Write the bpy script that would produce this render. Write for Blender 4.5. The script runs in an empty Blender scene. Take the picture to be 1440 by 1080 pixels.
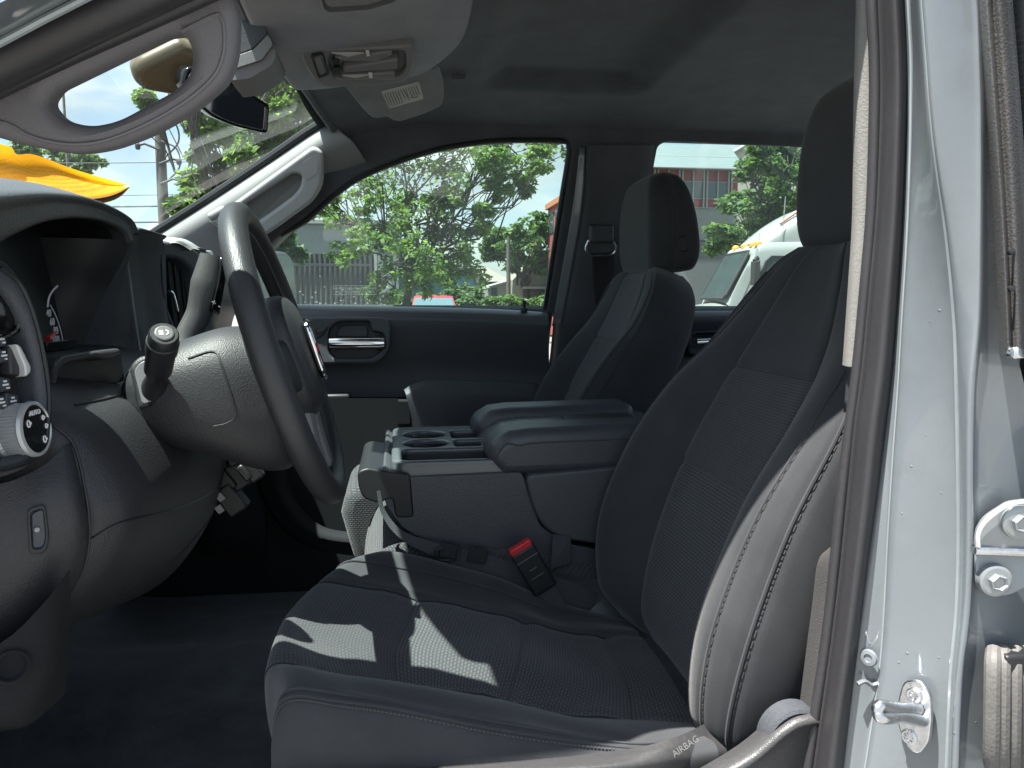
import bpy, bmesh, math, random
import numpy as np
from mathutils import Vector, Matrix, Euler
R = math.radians
random.seed(7); np.random.seed(7)
S = bpy.context.scene
COL = S.collection
# ------------------------------------------------------------------ camera
F = 1080.0
PITCH = math.atan(120/F); YAW = math.atan(160*math.cos(PITCH)/F)
CAM = Vector((0, -0.62, 1.36))
cd = bpy.data.cameras.new('camera'); cam = bpy.data.objects.new('camera', cd); COL.objects.link(cam)
cd.sensor_width = 36; cd.lens = F/1440*36; cd.clip_start = 0.02; cd.clip_end = 2000
cam.location = CAM; cam.rotation_euler = Euler((R(90)-PITCH, 0, -YAW)); S.camera = cam
RM = cam.rotation_euler.to_matrix()
def ray(px, py): return RM @ Vector(((px-720)/F, -(py-540)/F, -1))
def U(px, py, y):                       # point of the plane at depth y seen at that place of the photograph
    d = ray(px, py); return CAM + d*((y-CAM.y)/d.y)
def UZ(px, py, z):
    d = ray(px, py); return CAM + d*((z-CAM.z)/d.z)
def UX(px, py, x):
    d = ray(px, py); return CAM + d*((x-CAM.x)/d.x)
def UP(px, py, p, n):
    d = ray(px, py); return CAM + d*((Vector(p)-CAM).dot(n)/d.dot(n))
V = Vector
# ------------------------------------------------------------------ materials
M = {}
def newmat(name):
    m = bpy.data.materials.new(name); m.use_nodes = True
    nt = m.node_tree; b = nt.nodes['Principled BSDF']; M[name] = m
    return m, nt, b
def N(nt, t, **k):
    n = nt.nodes.new(t)
    for a, v in k.items():
        if a in n.inputs: n.inputs[a].default_value = v
        else: setattr(n, a, v)
    return n
def coords(nt, uv=False):
    t = nt.nodes.new('ShaderNodeTexCoord'); return t.outputs['UV' if uv else 'Object']
def noise(nt, co, scale, detail=3, rough=.5):
    n = N(nt, 'ShaderNodeTexNoise'); n.inputs['Scale'].default_value = scale
    n.inputs['Detail'].default_value = detail; n.inputs['Roughness'].default_value = rough
    nt.links.new(co, n.inputs['Vector']); return n.outputs['Fac']
def ramp(nt, fac, stops):
    r = nt.nodes.new('ShaderNodeValToRGB'); e = r.color_ramp.elements
    while len(e) < len(stops): e.new(.5)
    for i, (p, c) in enumerate(stops):
        e[i].position = p; e[i].color = (c, c, c, 1) if not hasattr(c, '__len__') else (*c, 1)
    nt.links.new(fac, r.inputs['Fac']); return r.outputs['Color']
def mixc(nt, fac, a, b, mode='MIX'):
    m = nt.nodes.new('ShaderNodeMix'); m.data_type = 'RGBA'; m.blend_type = mode
    for i, v in ((0, fac), (6, a), (7, b)):
        if isinstance(v, (int, float)): m.inputs[i].default_value = v
        elif isinstance(v, (tuple, list)): m.inputs[i].default_value = (*v, 1)
        else: nt.links.new(v, m.inputs[i])
    return m.outputs[2]
def bump(nt, b, h, strength, dist=.001, prev=None):
    n = nt.nodes.new('ShaderNodeBump'); n.inputs['Strength'].default_value = strength; n.inputs['Distance'].default_value = dist
    nt.links.new(h, n.inputs['Height'])
    if prev is not None: nt.links.new(prev, n.inputs['Normal'])
    if b is not None: nt.links.new(n.outputs['Normal'], b.inputs['Normal'])
    return n.outputs['Normal']
def plastic(name, col, rough=.5, grain=900, bs=.35, dust=.25, spec=.5, dist=.0006):
    m, nt, b = newmat(name); co = coords(nt)
    d = ramp(nt, noise(nt, co, 9, 6, .7), [(.35, 0.), (.75, 1.)])
    fine = ramp(nt, noise(nt, co, 240, 4, .7), [(.4, 0.), (.7, 1.)])
    dd = mixc(nt, 1, d, fine, 'MULTIPLY')
    sc = nt.nodes.new('ShaderNodeMath'); sc.operation = 'MULTIPLY'; sc.inputs[1].default_value = dust
    nt.links.new(dd, sc.inputs[0])
    dc = tuple(min(1, c*2.2+.03) for c in col)
    nt.links.new(mixc(nt, sc.outputs[0], col, dc), b.inputs['Base Color'])
    b.inputs['Roughness'].default_value = rough; b.inputs['Specular IOR Level'].default_value = spec
    v = N(nt, 'ShaderNodeTexVoronoi'); v.inputs['Scale'].default_value = grain; nt.links.new(co, v.inputs['Vector'])
    bump(nt, b, v.outputs['Distance'], bs, dist)
    return m
def fabric(name, col, scale=1500, pattern=None, light=1.9, sheen=.25):
    m, nt, b = newmat(name); co = coords(nt)
    f = noise(nt, co, scale, 2, .6); c0 = tuple(c*.75 for c in col); c1 = tuple(c*1.3 for c in col)
    base = mixc(nt, f, c0, c1)
    mot = ramp(nt, noise(nt, co, 14, 5, .6), [(.3, .85), (.7, 1.12)])
    base = mixc(nt, 1, base, mot, 'MULTIPLY')
    nrm = bump(nt, None, f, .5, .0009)
    if pattern:
        uv = coords(nt, True)
        br = nt.nodes.new('ShaderNodeTexBrick'); nt.links.new(uv, br.inputs['Vector'])
        br.inputs['Scale'].default_value = 1; br.inputs['Brick Width'].default_value = pattern[0]; br.inputs['Row Height'].default_value = pattern[1]
        br.inputs['Mortar Size'].default_value = pattern[2]; br.inputs['Mortar Smooth'].default_value = .5
        br.inputs['Color1'].default_value = br.inputs['Color2'].default_value = (0, 0, 0, 1); br.inputs['Mortar'].default_value = (1, 1, 1, 1)
        inv = nt.nodes.new('ShaderNodeInvert'); nt.links.new(br.outputs['Color'], inv.inputs['Color'])
        base = mixc(nt, inv.outputs['Color'], base, tuple(c*light for c in col))
        nrm = bump(nt, None, inv.outputs['Color'], .7, .0012, nrm)
    nt.links.new(base, b.inputs['Base Color']); nt.links.new(nrm, b.inputs['Normal'])
    b.inputs['Roughness'].default_value = .95; b.inputs['Specular IOR Level'].default_value = .2
    b.inputs['Sheen Weight'].default_value = sheen; b.inputs['Sheen Roughness'].default_value = .4
    return m
def simple(name, col, rough=.5, metal=0, coat=0, var=.12, vs=20, emit=None, bs=0, bsc=200):
    m, nt, b = newmat(name); co = coords(nt)
    f = ramp(nt, noise(nt, co, vs, 5, .6), [(.25, 1-var), (.75, 1+var)])
    nt.links.new(mixc(nt, 1, col, f, 'MULTIPLY'), b.inputs['Base Color'])
    b.inputs['Roughness'].default_value = rough; b.inputs['Metallic'].default_value = metal; b.inputs['Coat Weight'].default_value = coat
    if bs: bump(nt, b, noise(nt, co, bsc, 4), bs, .002)
    return m
def glassmat(name, tint, refl=.045, rough=0.0, dirt_haze=0.0, dcol=(.6, .65, .62)):
    m = bpy.data.materials.new(name); m.use_nodes = True; nt = m.node_tree; M[name] = m
    nt.nodes.remove(nt.nodes['Principled BSDF']); out = nt.nodes['Material Output']
    t = nt.nodes.new('ShaderNodeBsdfTransparent'); t.inputs['Color'].default_value = (*tint, 1)
    g = nt.nodes.new('ShaderNodeBsdfGlossy'); g.inputs['Roughness'].default_value = rough
    lw = nt.nodes.new('ShaderNodeLayerWeight'); lw.inputs['Blend'].default_value = .5      # same from both faces of the pane
    pw = nt.nodes.new('ShaderNodeMath'); pw.operation = 'POWER'; pw.inputs[1].default_value = 5; nt.links.new(lw.outputs['Facing'], pw.inputs[0])
    fr = nt.nodes.new('ShaderNodeMath'); fr.operation = 'MULTIPLY_ADD'; fr.inputs[1].default_value = .75; fr.inputs[2].default_value = refl; nt.links.new(pw.outputs[0], fr.inputs[0])
    mx = nt.nodes.new('ShaderNodeMixShader'); nt.links.new(fr.outputs[0], mx.inputs[0])
    nt.links.new(t.outputs[0], mx.inputs[1]); nt.links.new(g.outputs[0], mx.inputs[2])
    last = mx.outputs[0]
    if dirt_haze:  # dirt film that also puts the pale haze of window glare on the pane
        co = coords(nt)
        fa = ramp(nt, noise(nt, co, 3.2, 2, .5), [(.35, .03), (.75, .22)])
        df = nt.nodes.new('ShaderNodeBsdfTranslucent'); df.inputs['Color'].default_value = (*dcol, 1)
        ml = nt.nodes.new('ShaderNodeMath'); ml.operation = 'MULTIPLY'; ml.inputs[1].default_value = dirt_haze; nt.links.new(fa, ml.inputs[0])
        m2 = nt.nodes.new('ShaderNodeMixShader'); nt.links.new(ml.outputs[0], m2.inputs[0]); nt.links.new(last, m2.inputs[1]); nt.links.new(df.outputs[0], m2.inputs[2])
        last = m2.outputs[0]
    nt.links.new(last, out.inputs['Surface']); return m
plastic('black_plastic', (.052, .057, .066), .5, 700, .5, .3)
plastic('dash_plastic', (.023, .023, .026), .52, 600, .5, .28)
plastic('soft_leather', (.060, .062, .066), .36, 420, .5, .25, dist=.001)
plastic('wheel_leather', (.026, .027, .030), .42, 800, .45, .2, dist=.0006)
plastic('dark_plastic', (.013, .014, .016), .45, 900, .2, .1)
plastic('grey_trim', (.165, .160, .172), .62, 900, .4, .1)
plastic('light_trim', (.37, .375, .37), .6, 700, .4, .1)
plastic('console_plastic', (.080, .092, .098), .24, 900, .12, .2, .7)
plastic('seat_shield', (.044, .044, .046), .42, 700, .35, .3)
plastic('rubber', (.032, .031, .034), .42, 1400, .35, .25, dist=.0005)
plastic('boot_rubber', (.12, .115, .11), .6, 300, .4, .5)
plastic('pillar_plastic', (.20, .197, .185), .6, 500, .4, .25)
simple('piano_black', (.008, .008, .009), .12, var=.05)
simple('chrome', (.78, .79, .80), .12, 1, var=.03)
simple('zinc', (.66, .67, .68), .27, 1, var=.2, vs=90, bs=.15)
simple('satin_silver', (.62, .62, .60), .35, .6, var=.05)
fabric('headliner', (.098, .106, .122), 2200, sheen=.15)
fabric('seat_fabric', (.045, .047, .051), 1500)
fabric('seat_pattern', (.044, .046, .049), 1500, (.0080, .0046, .0017), 2.1)
fabric('seat_ribbed', (.050, .052, .056), 1500, (.9, .0062, .0012), 1.5)
fabric('carpet', (.072, .078, .090), 500, sheen=.35)
fabric('webbing', (.055, .058, .062), 2600, (.9, .0028, .0006), 1.4)
def lint(name):
    m = M[name]; nt = m.node_tree; b = nt.nodes['Principled BSDF']; co = coords(nt); src = b.inputs['Base Color'].links[0].from_socket
    v = N(nt, 'ShaderNodeTexVoronoi'); v.inputs['Scale'].default_value = 42; nt.links.new(co, v.inputs['Vector'])
    sp = ramp(nt, v.outputs['Distance'], [(.03, 1.), (.06, 0.)]); z = ramp(nt, noise(nt, co, 7, 4, .7), [(.48, 0.), (.62, 1.)])
    pile = ramp(nt, noise(nt, co, 11, 5, .7), [(.3, .7), (.7, 1.35)])
    base = mixc(nt, 1, src, pile, 'MULTIPLY')
    nt.links.new(mixc(nt, mixc(nt, 1, sp, z, 'MULTIPLY'), base, (.22, .22, .22)), b.inputs['Base Color'])
lint('carpet')
simple('thread', (.065, .065, .066), .8)
simple('red_plastic', (.62, .02, .03), .35)
simple('white_mark', (.75, .76, .76), .6, var=.02)
simple('red_mark', (.60, .03, .04), .4, var=.02)
simple('label_white', (.55, .56, .52), .6, var=.05)
simple('ink', (.10, .10, .10), .8)
simple('mirror', (.78, .80, .80), .03, 1, var=.01)
simple('dimmed_mirror', (.16, .18, .18), .05, 1, var=.01)  # darkened in colour to stand in for reflecting the dark truck side
plastic('stack_plastic', (.055, .056, .058), .55, 600, .5, .35)
plastic('lever_plastic', (.062, .062, .062), .45, 600, .4, .2)
simple('window_etch', (.80, .84, .80), .8, var=.02)
glassmat('windshield_glass', (.86, .97, .95), dirt_haze=.06)
glassmat('side_glass', (.88, .97, .94), dirt_haze=.35)
glassmat('dark_glass', (.22, .25, .24))
glassmat('lens_clear', (.55, .6, .62))
def paint():
    m, nt, b = newmat('blue_grey_paint'); co = coords(nt)
    f = noise(nt, co, 2500, 2); g = ramp(nt, noise(nt, co, 6, 6, .7), [(.3, .93), (.7, 1.05)])
    base = mixc(nt, f, (.150, .172, .188), (.200, .226, .244)); nt.links.new(mixc(nt, 1, base, g, 'MULTIPLY'), b.inputs['Base Color'])
    b.inputs['Roughness'].default_value = .38; b.inputs['Metallic'].default_value = .15
    b.inputs['Coat Weight'].default_value = .8; b.inputs['Coat Roughness'].default_value = .06
    v = N(nt, 'ShaderNodeTexVoronoi'); v.inputs['Scale'].default_value = 75; nt.links.new(co, v.inputs['Vector'])
    sp = ramp(nt, v.outputs['Distance'], [(.05, 1.), (.10, 0.)]); z = ramp(nt, noise(nt, co, 9, 4, .7), [(.52, 0.), (.60, 1.)]); spk = mixc(nt, 1, sp, z, 'MULTIPLY')
    grime = ramp(nt, noise(nt, co, 16, 8, .75), [(.52, 0.), (.85, .55)]); cur = b.inputs['Base Color'].links[0].from_socket
    nt.links.new(mixc(nt, grime, cur, (.13, .135, .135)), b.inputs['Base Color'])
    w = noise(nt, co, 30, 3); nb = bump(nt, None, w, .06, .004); bump(nt, b, spk, .5, .0015, nb)
    rr_ = ramp(nt, noise(nt, co, 22, 6, .7), [(.3, .28), (.8, .55)]); nt.links.new(rr_, b.inputs['Roughness'])
paint()
def orange():
    m, nt, b = newmat('orange_paper'); uv = coords(nt, True)
    mp = nt.nodes.new('ShaderNodeMapping'); mp.inputs['Scale'].default_value = (170, 500, 1); nt.links.new(uv, mp.inputs['Vector'])
    letters = ramp(nt, noise(nt, mp.outputs[0], 1, 2, .6), [(.47, 0.), (.52, 1.)])
    sx = nt.nodes.new('ShaderNodeSeparateXYZ'); nt.links.new(uv, sx.inputs[0])
    def mth(op, a, bb=None):
        q = nt.nodes.new('ShaderNodeMath'); q.operation = op
        for i, v in enumerate((a, bb)):
            if v is None: continue
            if isinstance(v, (int, float)): q.inputs[i].default_value = v
            else: nt.links.new(v, q.inputs[i])
        return q.outputs[0]
    fr = mth('FRACT', mth('MULTIPLY', sx.outputs['Y'], 105.)); line = mth('LESS_THAN', fr, .5)
    zone = mth('MULTIPLY', mth('GREATER_THAN', sx.outputs['Y'], .006), mth('LESS_THAN', sx.outputs['Y'], .075))
    k = mth('MULTIPLY', mth('MULTIPLY', letters, line), zone)
    nt.links.new(mixc(nt, mth('MULTIPLY', k, .7), (.80, .345, .010), (.22, .08, .01)), b.inputs['Base Color'])
    b.inputs['Roughness'].default_value = .6
    # thin paper lets some of the daylight through
    tr = nt.nodes.new('ShaderNodeBsdfTranslucent'); tr.inputs['Color'].default_value = (.88, .38, .012, 1)
    mx = nt.nodes.new('ShaderNodeMixShader'); mx.inputs[0].default_value = .45
    out = nt.nodes['Material Output']; nt.links.new(b.outputs[0], mx.inputs[1]); nt.links.new(tr.outputs[0], mx.inputs[2]); nt.links.new(mx.outputs[0], out.inputs['Surface'])
orange()
# ------------------------------------------------------------------ object helpers
def link(name, data, parent=None):
    o = bpy.data.objects.new(name, data); COL.objects.link(o)
    if parent is not None: o.parent = parent
    return o
def empty(name, loc=(0, 0, 0), parent=None):
    o = link(name, None, parent); o.location = loc; return o
def tag(o, label=None, cat=None, group=None, kind=None):
    for k, v in (('label', label), ('category', cat), ('group', group), ('kind', kind)):
        if v: o[k] = v
    return o
def wparent(o, parent):                 # o is modelled in world space; keep it there under its parent
    if parent is None: return o
    o.parent = parent
    bpy.context.view_layer.update()
    o.matrix_parent_inverse = parent.matrix_world.inverted(); return o
class MB:
    def __init__(s): s.v = []; s.f = []; s.uv = []; s.mi = []
    def add(s, vs, fs, uvs=None, mi=0):
        k = len(s.v); s.v += [tuple(v) for v in vs]
        s.uv += list(uvs) if uvs is not None else [(v[0]+v[1]*.3, v[2]+v[1]*.3) for v in vs]
        for i, f in enumerate(fs):
            s.f.append(tuple(a+k for a in f)); s.mi.append(mi[i] if hasattr(mi, '__len__') else mi)
        return s
    def build(s, name, mats, parent=None, smooth=True, bevel=0, seg=2, solid=0, sub=0, angle=35):
        me = bpy.data.meshes.new(name); me.from_pydata(s.v, [], s.f)
        for m in (mats if isinstance(mats, (list, tuple)) else [mats]): me.materials.append(M[m] if isinstance(m, str) else m)
        ul = me.uv_layers.new(name='UVMap')
        li = np.empty(len(me.loops), dtype=np.int32); me.loops.foreach_get('vertex_index', li)
        ul.data.foreach_set('uv', np.array(s.uv, dtype=np.float32)[li].ravel())
        me.polygons.foreach_set('material_index', np.array(s.mi, dtype=np.int32))
        me.update()
        if smooth: me.polygons.foreach_set('use_smooth', [True]*len(me.polygons)); me.set_sharp_from_angle(angle=R(angle))
        o = link(name, me)
        if bevel:
            b = o.modifiers.new('bevel', 'BEVEL'); b.width = bevel; b.segments = seg; b.limit_method = 'ANGLE'; b.angle_limit = R(40); b.harden_normals = False
        if solid:
            q = o.modifiers.new('solid', 'SOLIDIFY'); q.thickness = solid; q.offset = -1
        if sub:
            q = o.modifiers.new('sub', 'SUBSURF'); q.levels = sub; q.render_levels = sub
        return wparent(o, parent)
def cr(P, n, closed=False):             # Catmull-Rom through the first axis
    P = np.asarray(P, dtype=float); k = len(P)
    if k == 1: return P
    if k == 2 and not closed:
        t = np.linspace(0, 1, n+1).reshape((-1,)+(1,)*(P.ndim-1)); return P[0]*(1-t)+P[1]*t
    out = []
    for i in range(k if closed else k-1):
        if closed: a, b, c, d = P[(i-1) % k], P[i], P[(i+1) % k], P[(i+2) % k]
        else:
            b, c = P[i], P[i+1]; a = P[i-1] if i > 0 else 2*b-c; d = P[i+2] if i+2 < k else 2*c-b
        for j in range(n):
            t = j/n; out.append(.5*((2*b)+(c-a)*t+(2*a-5*b+4*c-d)*t*t+(3*b-a-3*c+d)*t**3))
    if not closed: out.append(P[-1])
    return np.array(out)
def grid(rows, nu=6, nv=6, cu=False, cv=False):
    G = cr(np.array([[tuple(p) for p in r] for r in rows]), nu, cu)
    return cr(G.transpose(1, 0, 2), nv, cv).transpose(1, 0, 2)
def grid_mesh(mb, G, cu=False, cv=False, mi=None, uv=None):
    a, b, _ = G.shape
    if uv is None:
        du = np.zeros((a, b)); dv = np.zeros((a, b))
        du[1:] = np.cumsum(np.linalg.norm(np.diff(G, axis=0), axis=2).mean(axis=1))[:, None]
        dv[:, 1:] = np.cumsum(np.linalg.norm(np.diff(G, axis=1), axis=2).mean(axis=0))[None]
        uv = np.stack([du, dv], -1)
    fs = []; ms = []
    for i in range(a if cu else a-1):
        for j in range(b if cv else b-1):
            i2 = (i+1) % a; j2 = (j+1) % b
            fs.append((i*b+j, i2*b+j, i2*b+j2, i*b+j2)); ms.append(mi(i/(a-1), j/(b-1)) if mi else 0)
    mb.add(G.reshape(-1, 3), fs, uv.reshape(-1, 2), ms); return mb
def patch(name, rows, mat, parent=None, nu=6, nv=6, solid=0, **k):
    return grid_mesh(MB(), grid(rows, nu, nv)).build(name, mat, parent, solid=solid, **k)
def frame_of(pts):
    pts = [Vector(p) for p in pts]; T = []
    for i in range(len(pts)):
        t = pts[min(i+1, len(pts)-1)]-pts[max(i-1, 0)]; T.append(t.normalized() if t.length > 1e-9 else Vector((1, 0, 0)))
    n = T[0].orthogonal().normalized(); out = []
    for t in T:
        n = (n-t*n.dot(t)); n = n.normalized() if n.length > 1e-6 else t.orthogonal().normalized()
        out.append((t, n, t.cross(n)))
    return pts, out
def tube(mb, pts, r, seg=10, closed=False, flat=None, mi=0):
    pts, fr = frame_of(pts); n = len(pts); vs = []
    for i, p in enumerate(pts):
        rr = r[i] if hasattr(r, '__len__') else r
        if closed:
            t = (pts[(i+1) % n]-pts[i-1]).normalized(); a = fr[i][1]; a = (a-t*a.dot(t)).normalized(); b = t.cross(a)
        else: t, a, b = fr[i]
        if flat is not None:            # flat = (axis vector, squash factor): a ribbon whose broad side faces the axis
            ax = Vector(flat[0]); ax = (ax-t*ax.dot(t)).normalized(); a, b = t.cross(ax), ax*flat[1]
        for j in range(seg):
            w = 2*math.pi*j/seg; vs.append(p+a*math.cos(w)*rr+b*math.sin(w)*rr)
    fs = []
    for i in range(n if closed else n-1):
        for j in range(seg):
            i2 = (i+1) % n; fs.append((i*seg+j, i2*seg+j, i2*seg+(j+1) % seg, i*seg+(j+1) % seg))
    if not closed: fs.append(tuple(range(seg-1, -1, -1))); fs.append(tuple((n-1)*seg+j for j in range(seg)))
    return mb.add(vs, fs, mi=mi)
def tubeo(name, pts, r, mat, parent=None, seg=10, closed=False, flat=None, smooth_n=0):
    if smooth_n:
        pts = cr([tuple(p) for p in pts], smooth_n, closed)
        if hasattr(r, '__len__'): r = np.interp(np.linspace(0, 1, len(pts)), np.linspace(0, 1, len(r)), r)
    return tube(MB(), pts, r, seg, closed, flat).build(name, mat, parent)
def lathe(mb, p, axis, prof, seg=28, mi=0):          # prof: (distance along axis, radius)
    axis = Vector(axis).normalized(); a = axis.orthogonal().normalized(); b = axis.cross(a); vs = []
    for d, r in prof:
        for j in range(seg):
            w = 2*math.pi*j/seg; vs.append(Vector(p)+axis*d+(a*math.cos(w)+b*math.sin(w))*r)
    fs = []
    for i in range(len(prof)-1):
        for j in range(seg): fs.append((i*seg+j, (i+1)*seg+j, (i+1)*seg+(j+1) % seg, i*seg+(j+1) % seg))
    fs.append(tuple(range(seg-1, -1, -1))); fs.append(tuple((len(prof)-1)*seg+j for j in range(seg)))
    return mb.add(vs, fs, mi=mi)
def box(mb, c, s, rot=None, mi=0):
    c = Vector(c); vs = []
    for x in (-.5, .5):
        for y in (-.5, .5):
            for z in (-.5, .5):
                v = Vector((x*s[0], y*s[1], z*s[2])); vs.append(c+(rot @ v if rot is not None else v))
    return mb.add(vs, [(0, 1, 3, 2), (4, 6, 7, 5), (0, 4, 5, 1), (2, 3, 7, 6), (0, 2, 6, 4), (1, 5, 7, 3)], mi=mi)
def boxo(name, c, s, mat, parent=None, rot=None, bevel=.004, seg=3): return box(MB(), c, s, rot).build(name, mat, parent, bevel=bevel, seg=seg)
def prism(mb, pts, vec, mi=0):           # closed outline pushed along a vector
    n = len(pts); vec = Vector(vec); vs = [Vector(p) for p in pts]+[Vector(p)+vec for p in pts]
    fs = [tuple(range(n-1, -1, -1)), tuple(range(n, 2*n))]+[(i, (i+1) % n, n+(i+1) % n, n+i) for i in range(n)]
    return mb.add(vs, fs, mi=mi)
def prismo(name, pts, vec, mat, parent=None, bevel=.005, seg=3): return prism(MB(), pts, vec).build(name, mat, parent, bevel=bevel, seg=seg)
def rpoly(pts, r=10, seg=5):             # round the corners of a pixel outline
    out = []; n = len(pts)
    for i, p in enumerate(pts):
        p = np.array(p[:2], float); a = np.array(pts[i-1][:2], float)-p; b = np.array(pts[(i+1) % n][:2], float)-p
        la, lb = np.linalg.norm(a), np.linalg.norm(b); q = min(pts[i][2] if len(pts[i]) > 2 else r, la*.45, lb*.45)
        p0 = p+a/la*q; p1 = p+b/lb*q
        for k in range(seg+1):
            t = k/seg; out.append(tuple((1-t)**2*p0+2*t*(1-t)*p+t*t*p1))
    return out
def plate(name, outer, holes, p0, n, thick, bev, mat, parent=None, res=3, px=True):
    """sheet with holes on the plane (p0, n); outlines in photograph pixels are carried onto that plane; thickness goes away from the camera"""
    n = Vector(n).normalized(); p0 = Vector(p0)
    if n.dot(CAM-p0) < 0: n = -n
    xa = Vector((0, 0, 1)).cross(n); xa = (xa if xa.length > .05 else Vector((1, 0, 0))).normalized(); ya = n.cross(xa)
    cu = bpy.data.curves.new(name, 'CURVE'); cu.dimensions = '2D'; cu.fill_mode = 'BOTH'
    cu.extrude = max(thick/2-bev, 0); cu.bevel_depth = bev; cu.bevel_resolution = res; cu.offset = -bev
    for loop in [outer]+list(holes):
        sp = cu.splines.new('POLY'); sp.use_cyclic_u = True; sp.points.add(len(loop)-1)
        for i, q in enumerate(loop):
            w = (UP(q[0], q[1], p0, n) if px else Vector(q))-p0
            sp.points[i].co = (w.dot(xa), w.dot(ya), 0, 1)
    o = bpy.data.objects.new(name, cu); COL.objects.link(o)
    dg = bpy.context.evaluated_depsgraph_get(); me = bpy.data.meshes.new_from_object(o.evaluated_get(dg), depsgraph=dg)
    bpy.data.objects.remove(o); bpy.data.curves.remove(cu)
    mt = Matrix((xa, ya, n)).transposed().to_4x4(); mt.translation = p0-n*thick/2
    me.transform(mt); me.materials.clear(); me.materials.append(M[mat])
    me.polygons.foreach_set('use_smooth', [True]*len(me.polygons)); me.set_sharp_from_angle(angle=R(40))
    me.name = name
    if not me.uv_layers: me.uv_layers.new(name='UVMap')
    return wparent(link(name, me), parent)
def text(name, s, p, xdir, ydir, size, mat, parent=None, ext=.0004, align='CENTER'):
    cu = bpy.data.curves.new(name, 'FONT'); cu.body = s; cu.size = size; cu.extrude = ext; cu.align_x = align; cu.align_y = 'CENTER'; cu.resolution_u = 2
    o = bpy.data.objects.new(name, cu); COL.objects.link(o)
    dg = bpy.context.evaluated_depsgraph_get(); me = bpy.data.meshes.new_from_object(o.evaluated_get(dg), depsgraph=dg)
    bpy.data.objects.remove(o); bpy.data.curves.remove(cu)
    x = Vector(xdir).normalized(); y = Vector(ydir); y = (y-x*y.dot(x)).normalized(); z = x.cross(y)
    mt = Matrix((x, y, z)).transposed().to_4x4(); mt.translation = Vector(p); me.transform(mt); me.materials.clear(); me.materials.append(M[mat]); me.name = name
    return wparent(link(name, me), parent)
def join_into(mb, o, mi=0):              # move a built mesh into a builder (for one-mesh parts)
    me = o.data; mb.add([tuple(v.co) for v in me.vertices], [tuple(p.vertices) for p in me.polygons], mi=mi)
    bpy.data.objects.remove(o); bpy.data.meshes.remove(me); return mb
plastic('satin_spoke', (.16, .16, .165), .38, 700, .2, .1)
plastic('satin_dark', (.11, .11, .11), .4, 500, .2, .2)
plastic('satin_grey', (.30, .30, .30), .45, 900, .1, .1)

from mathutils.bvhtree import BVHTree
def bvh(objs):
    vs = []; fs = []
    for o in objs:
        k = len(vs); vs += [o.matrix_world @ v.co for v in o.data.vertices]; fs += [tuple(i+k for i in p.vertices) for p in o.data.polygons]
    return BVHTree.FromPolygons(vs, fs)
def hit(t, px, py, lift=.0006):          # first point of a built surface along that line of sight
    d = ray(px, py).normalized(); p, n, i, r = t.ray_cast(CAM, d)
    return None if p is None else p-d*lift
def hits(t, pts, n=6, lift=.0006):
    q = [hit(t, a, b, lift) for a, b in cr(pts, n)]; return [p for p in q if p is not None]
plastic('matte_black', (.016, .017, .019), .85, 900, .3, .1, .15)
SUN=(-.298,-.125,.90); SUN_E=4.8; SKY=.08; CLOUD=.48; EXPO=1.85; ROOF_Y=.052
fabric('seat_pattern_fine', (.048, .050, .054), 1500, (.0066, .0040, .0015), 1.35)
plastic('console_vinyl', (.060, .065, .073), .38, 420, .5, .15, dist=.0007)
simple('thread_dark', (.06, .06, .065), .8)
simple('dash_smooth', (.03, .031, .033), .7)
simple('gauge_black', (.005, .006, .008), .5, var=.05)
simple('white_dim', (.85, .86, .88), .6, var=.02)
simple('white_trim', (.62, .62, .60), .35, .2, var=.05)
simple('chrome_knob', (.50, .52, .52), .32, .35, .4, var=.05)
plastic('sill_sheen_plastic', (.10, .112, .118), .30, 900, .2, .1)
fabric('overhead_cloth', (.235, .245, .28), 2200)
plastic('console_trim', (.19, .193, .20), .5, 800, .3, .1)
fabric('visor_cloth', (.24, .25, .255), 2200)
fabric('side_trim_cloth', (.085, .091, .102), 2200, sheen=.1)
fabric('webbing_dark', (.02, .02, .022), 2600, (.9, .0028, .0006), 1.4)
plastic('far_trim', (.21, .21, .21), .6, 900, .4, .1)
plastic('shell_bounce', (.10, .075, .04), .4, 900, .15, .1)  # orange bounce from the papers put into the shell colour
simple('highlight_paint', (.33, .37, .39), .3, .2, .6)  # highlights on painted edges, put into a lighter colour
plastic('sill_plastic', (.05, .048, .048), .65, 500, .5, .15)
simple('leaf_paint', (.30, .325, .335), .35, .5, .5); simple('leaf_dark', (.26, .30, .33), .4, .2, .5)
plastic('strip_rubber', (.10, .097, .096), .45, 500, .4, .4)
simple('dark_gloss', (.03, .035, .042), .25, 0, .5, var=.2)
simple('bark', (.06, .052, .044), .9, var=.4, vs=12, bs=.8, bsc=30)
simple('pole_wood', (.10, .094, .086), .85, var=.25, vs=4)
simple('cable', (.05, .05, .055), .6)
simple('metal_siding', (.20, .22, .22), .6, .0, 0, .06, 2); simple('fence_dark', (.045, .05, .054), .7, var=.2, vs=3)
simple('blue_siding', (.10, .24, .33), .5, var=.12, vs=3); simple('roof_tan', (.20, .18, .16), .85, var=.12, vs=6); simple('wall_yellow', (.24, .225, .17), .85, var=.08, vs=4); simple('wall_white', (.25, .25, .24), .8, var=.06, vs=4)
simple('red_panel', (.24, .030, .036), .55, var=.15, vs=2); simple('grey_block', (.20, .205, .20), .85, var=.12, vs=3); simple('window_dark', (.05, .085, .09), .12, var=.2, vs=1); simple('pale_frame', (.27, .27, .265), .6); simple('pale_roof', (.15, .185, .195), .45, var=.05, vs=2); simple('beige_wall', (.46, .44, .37), .85, var=.06, vs=3)
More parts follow.
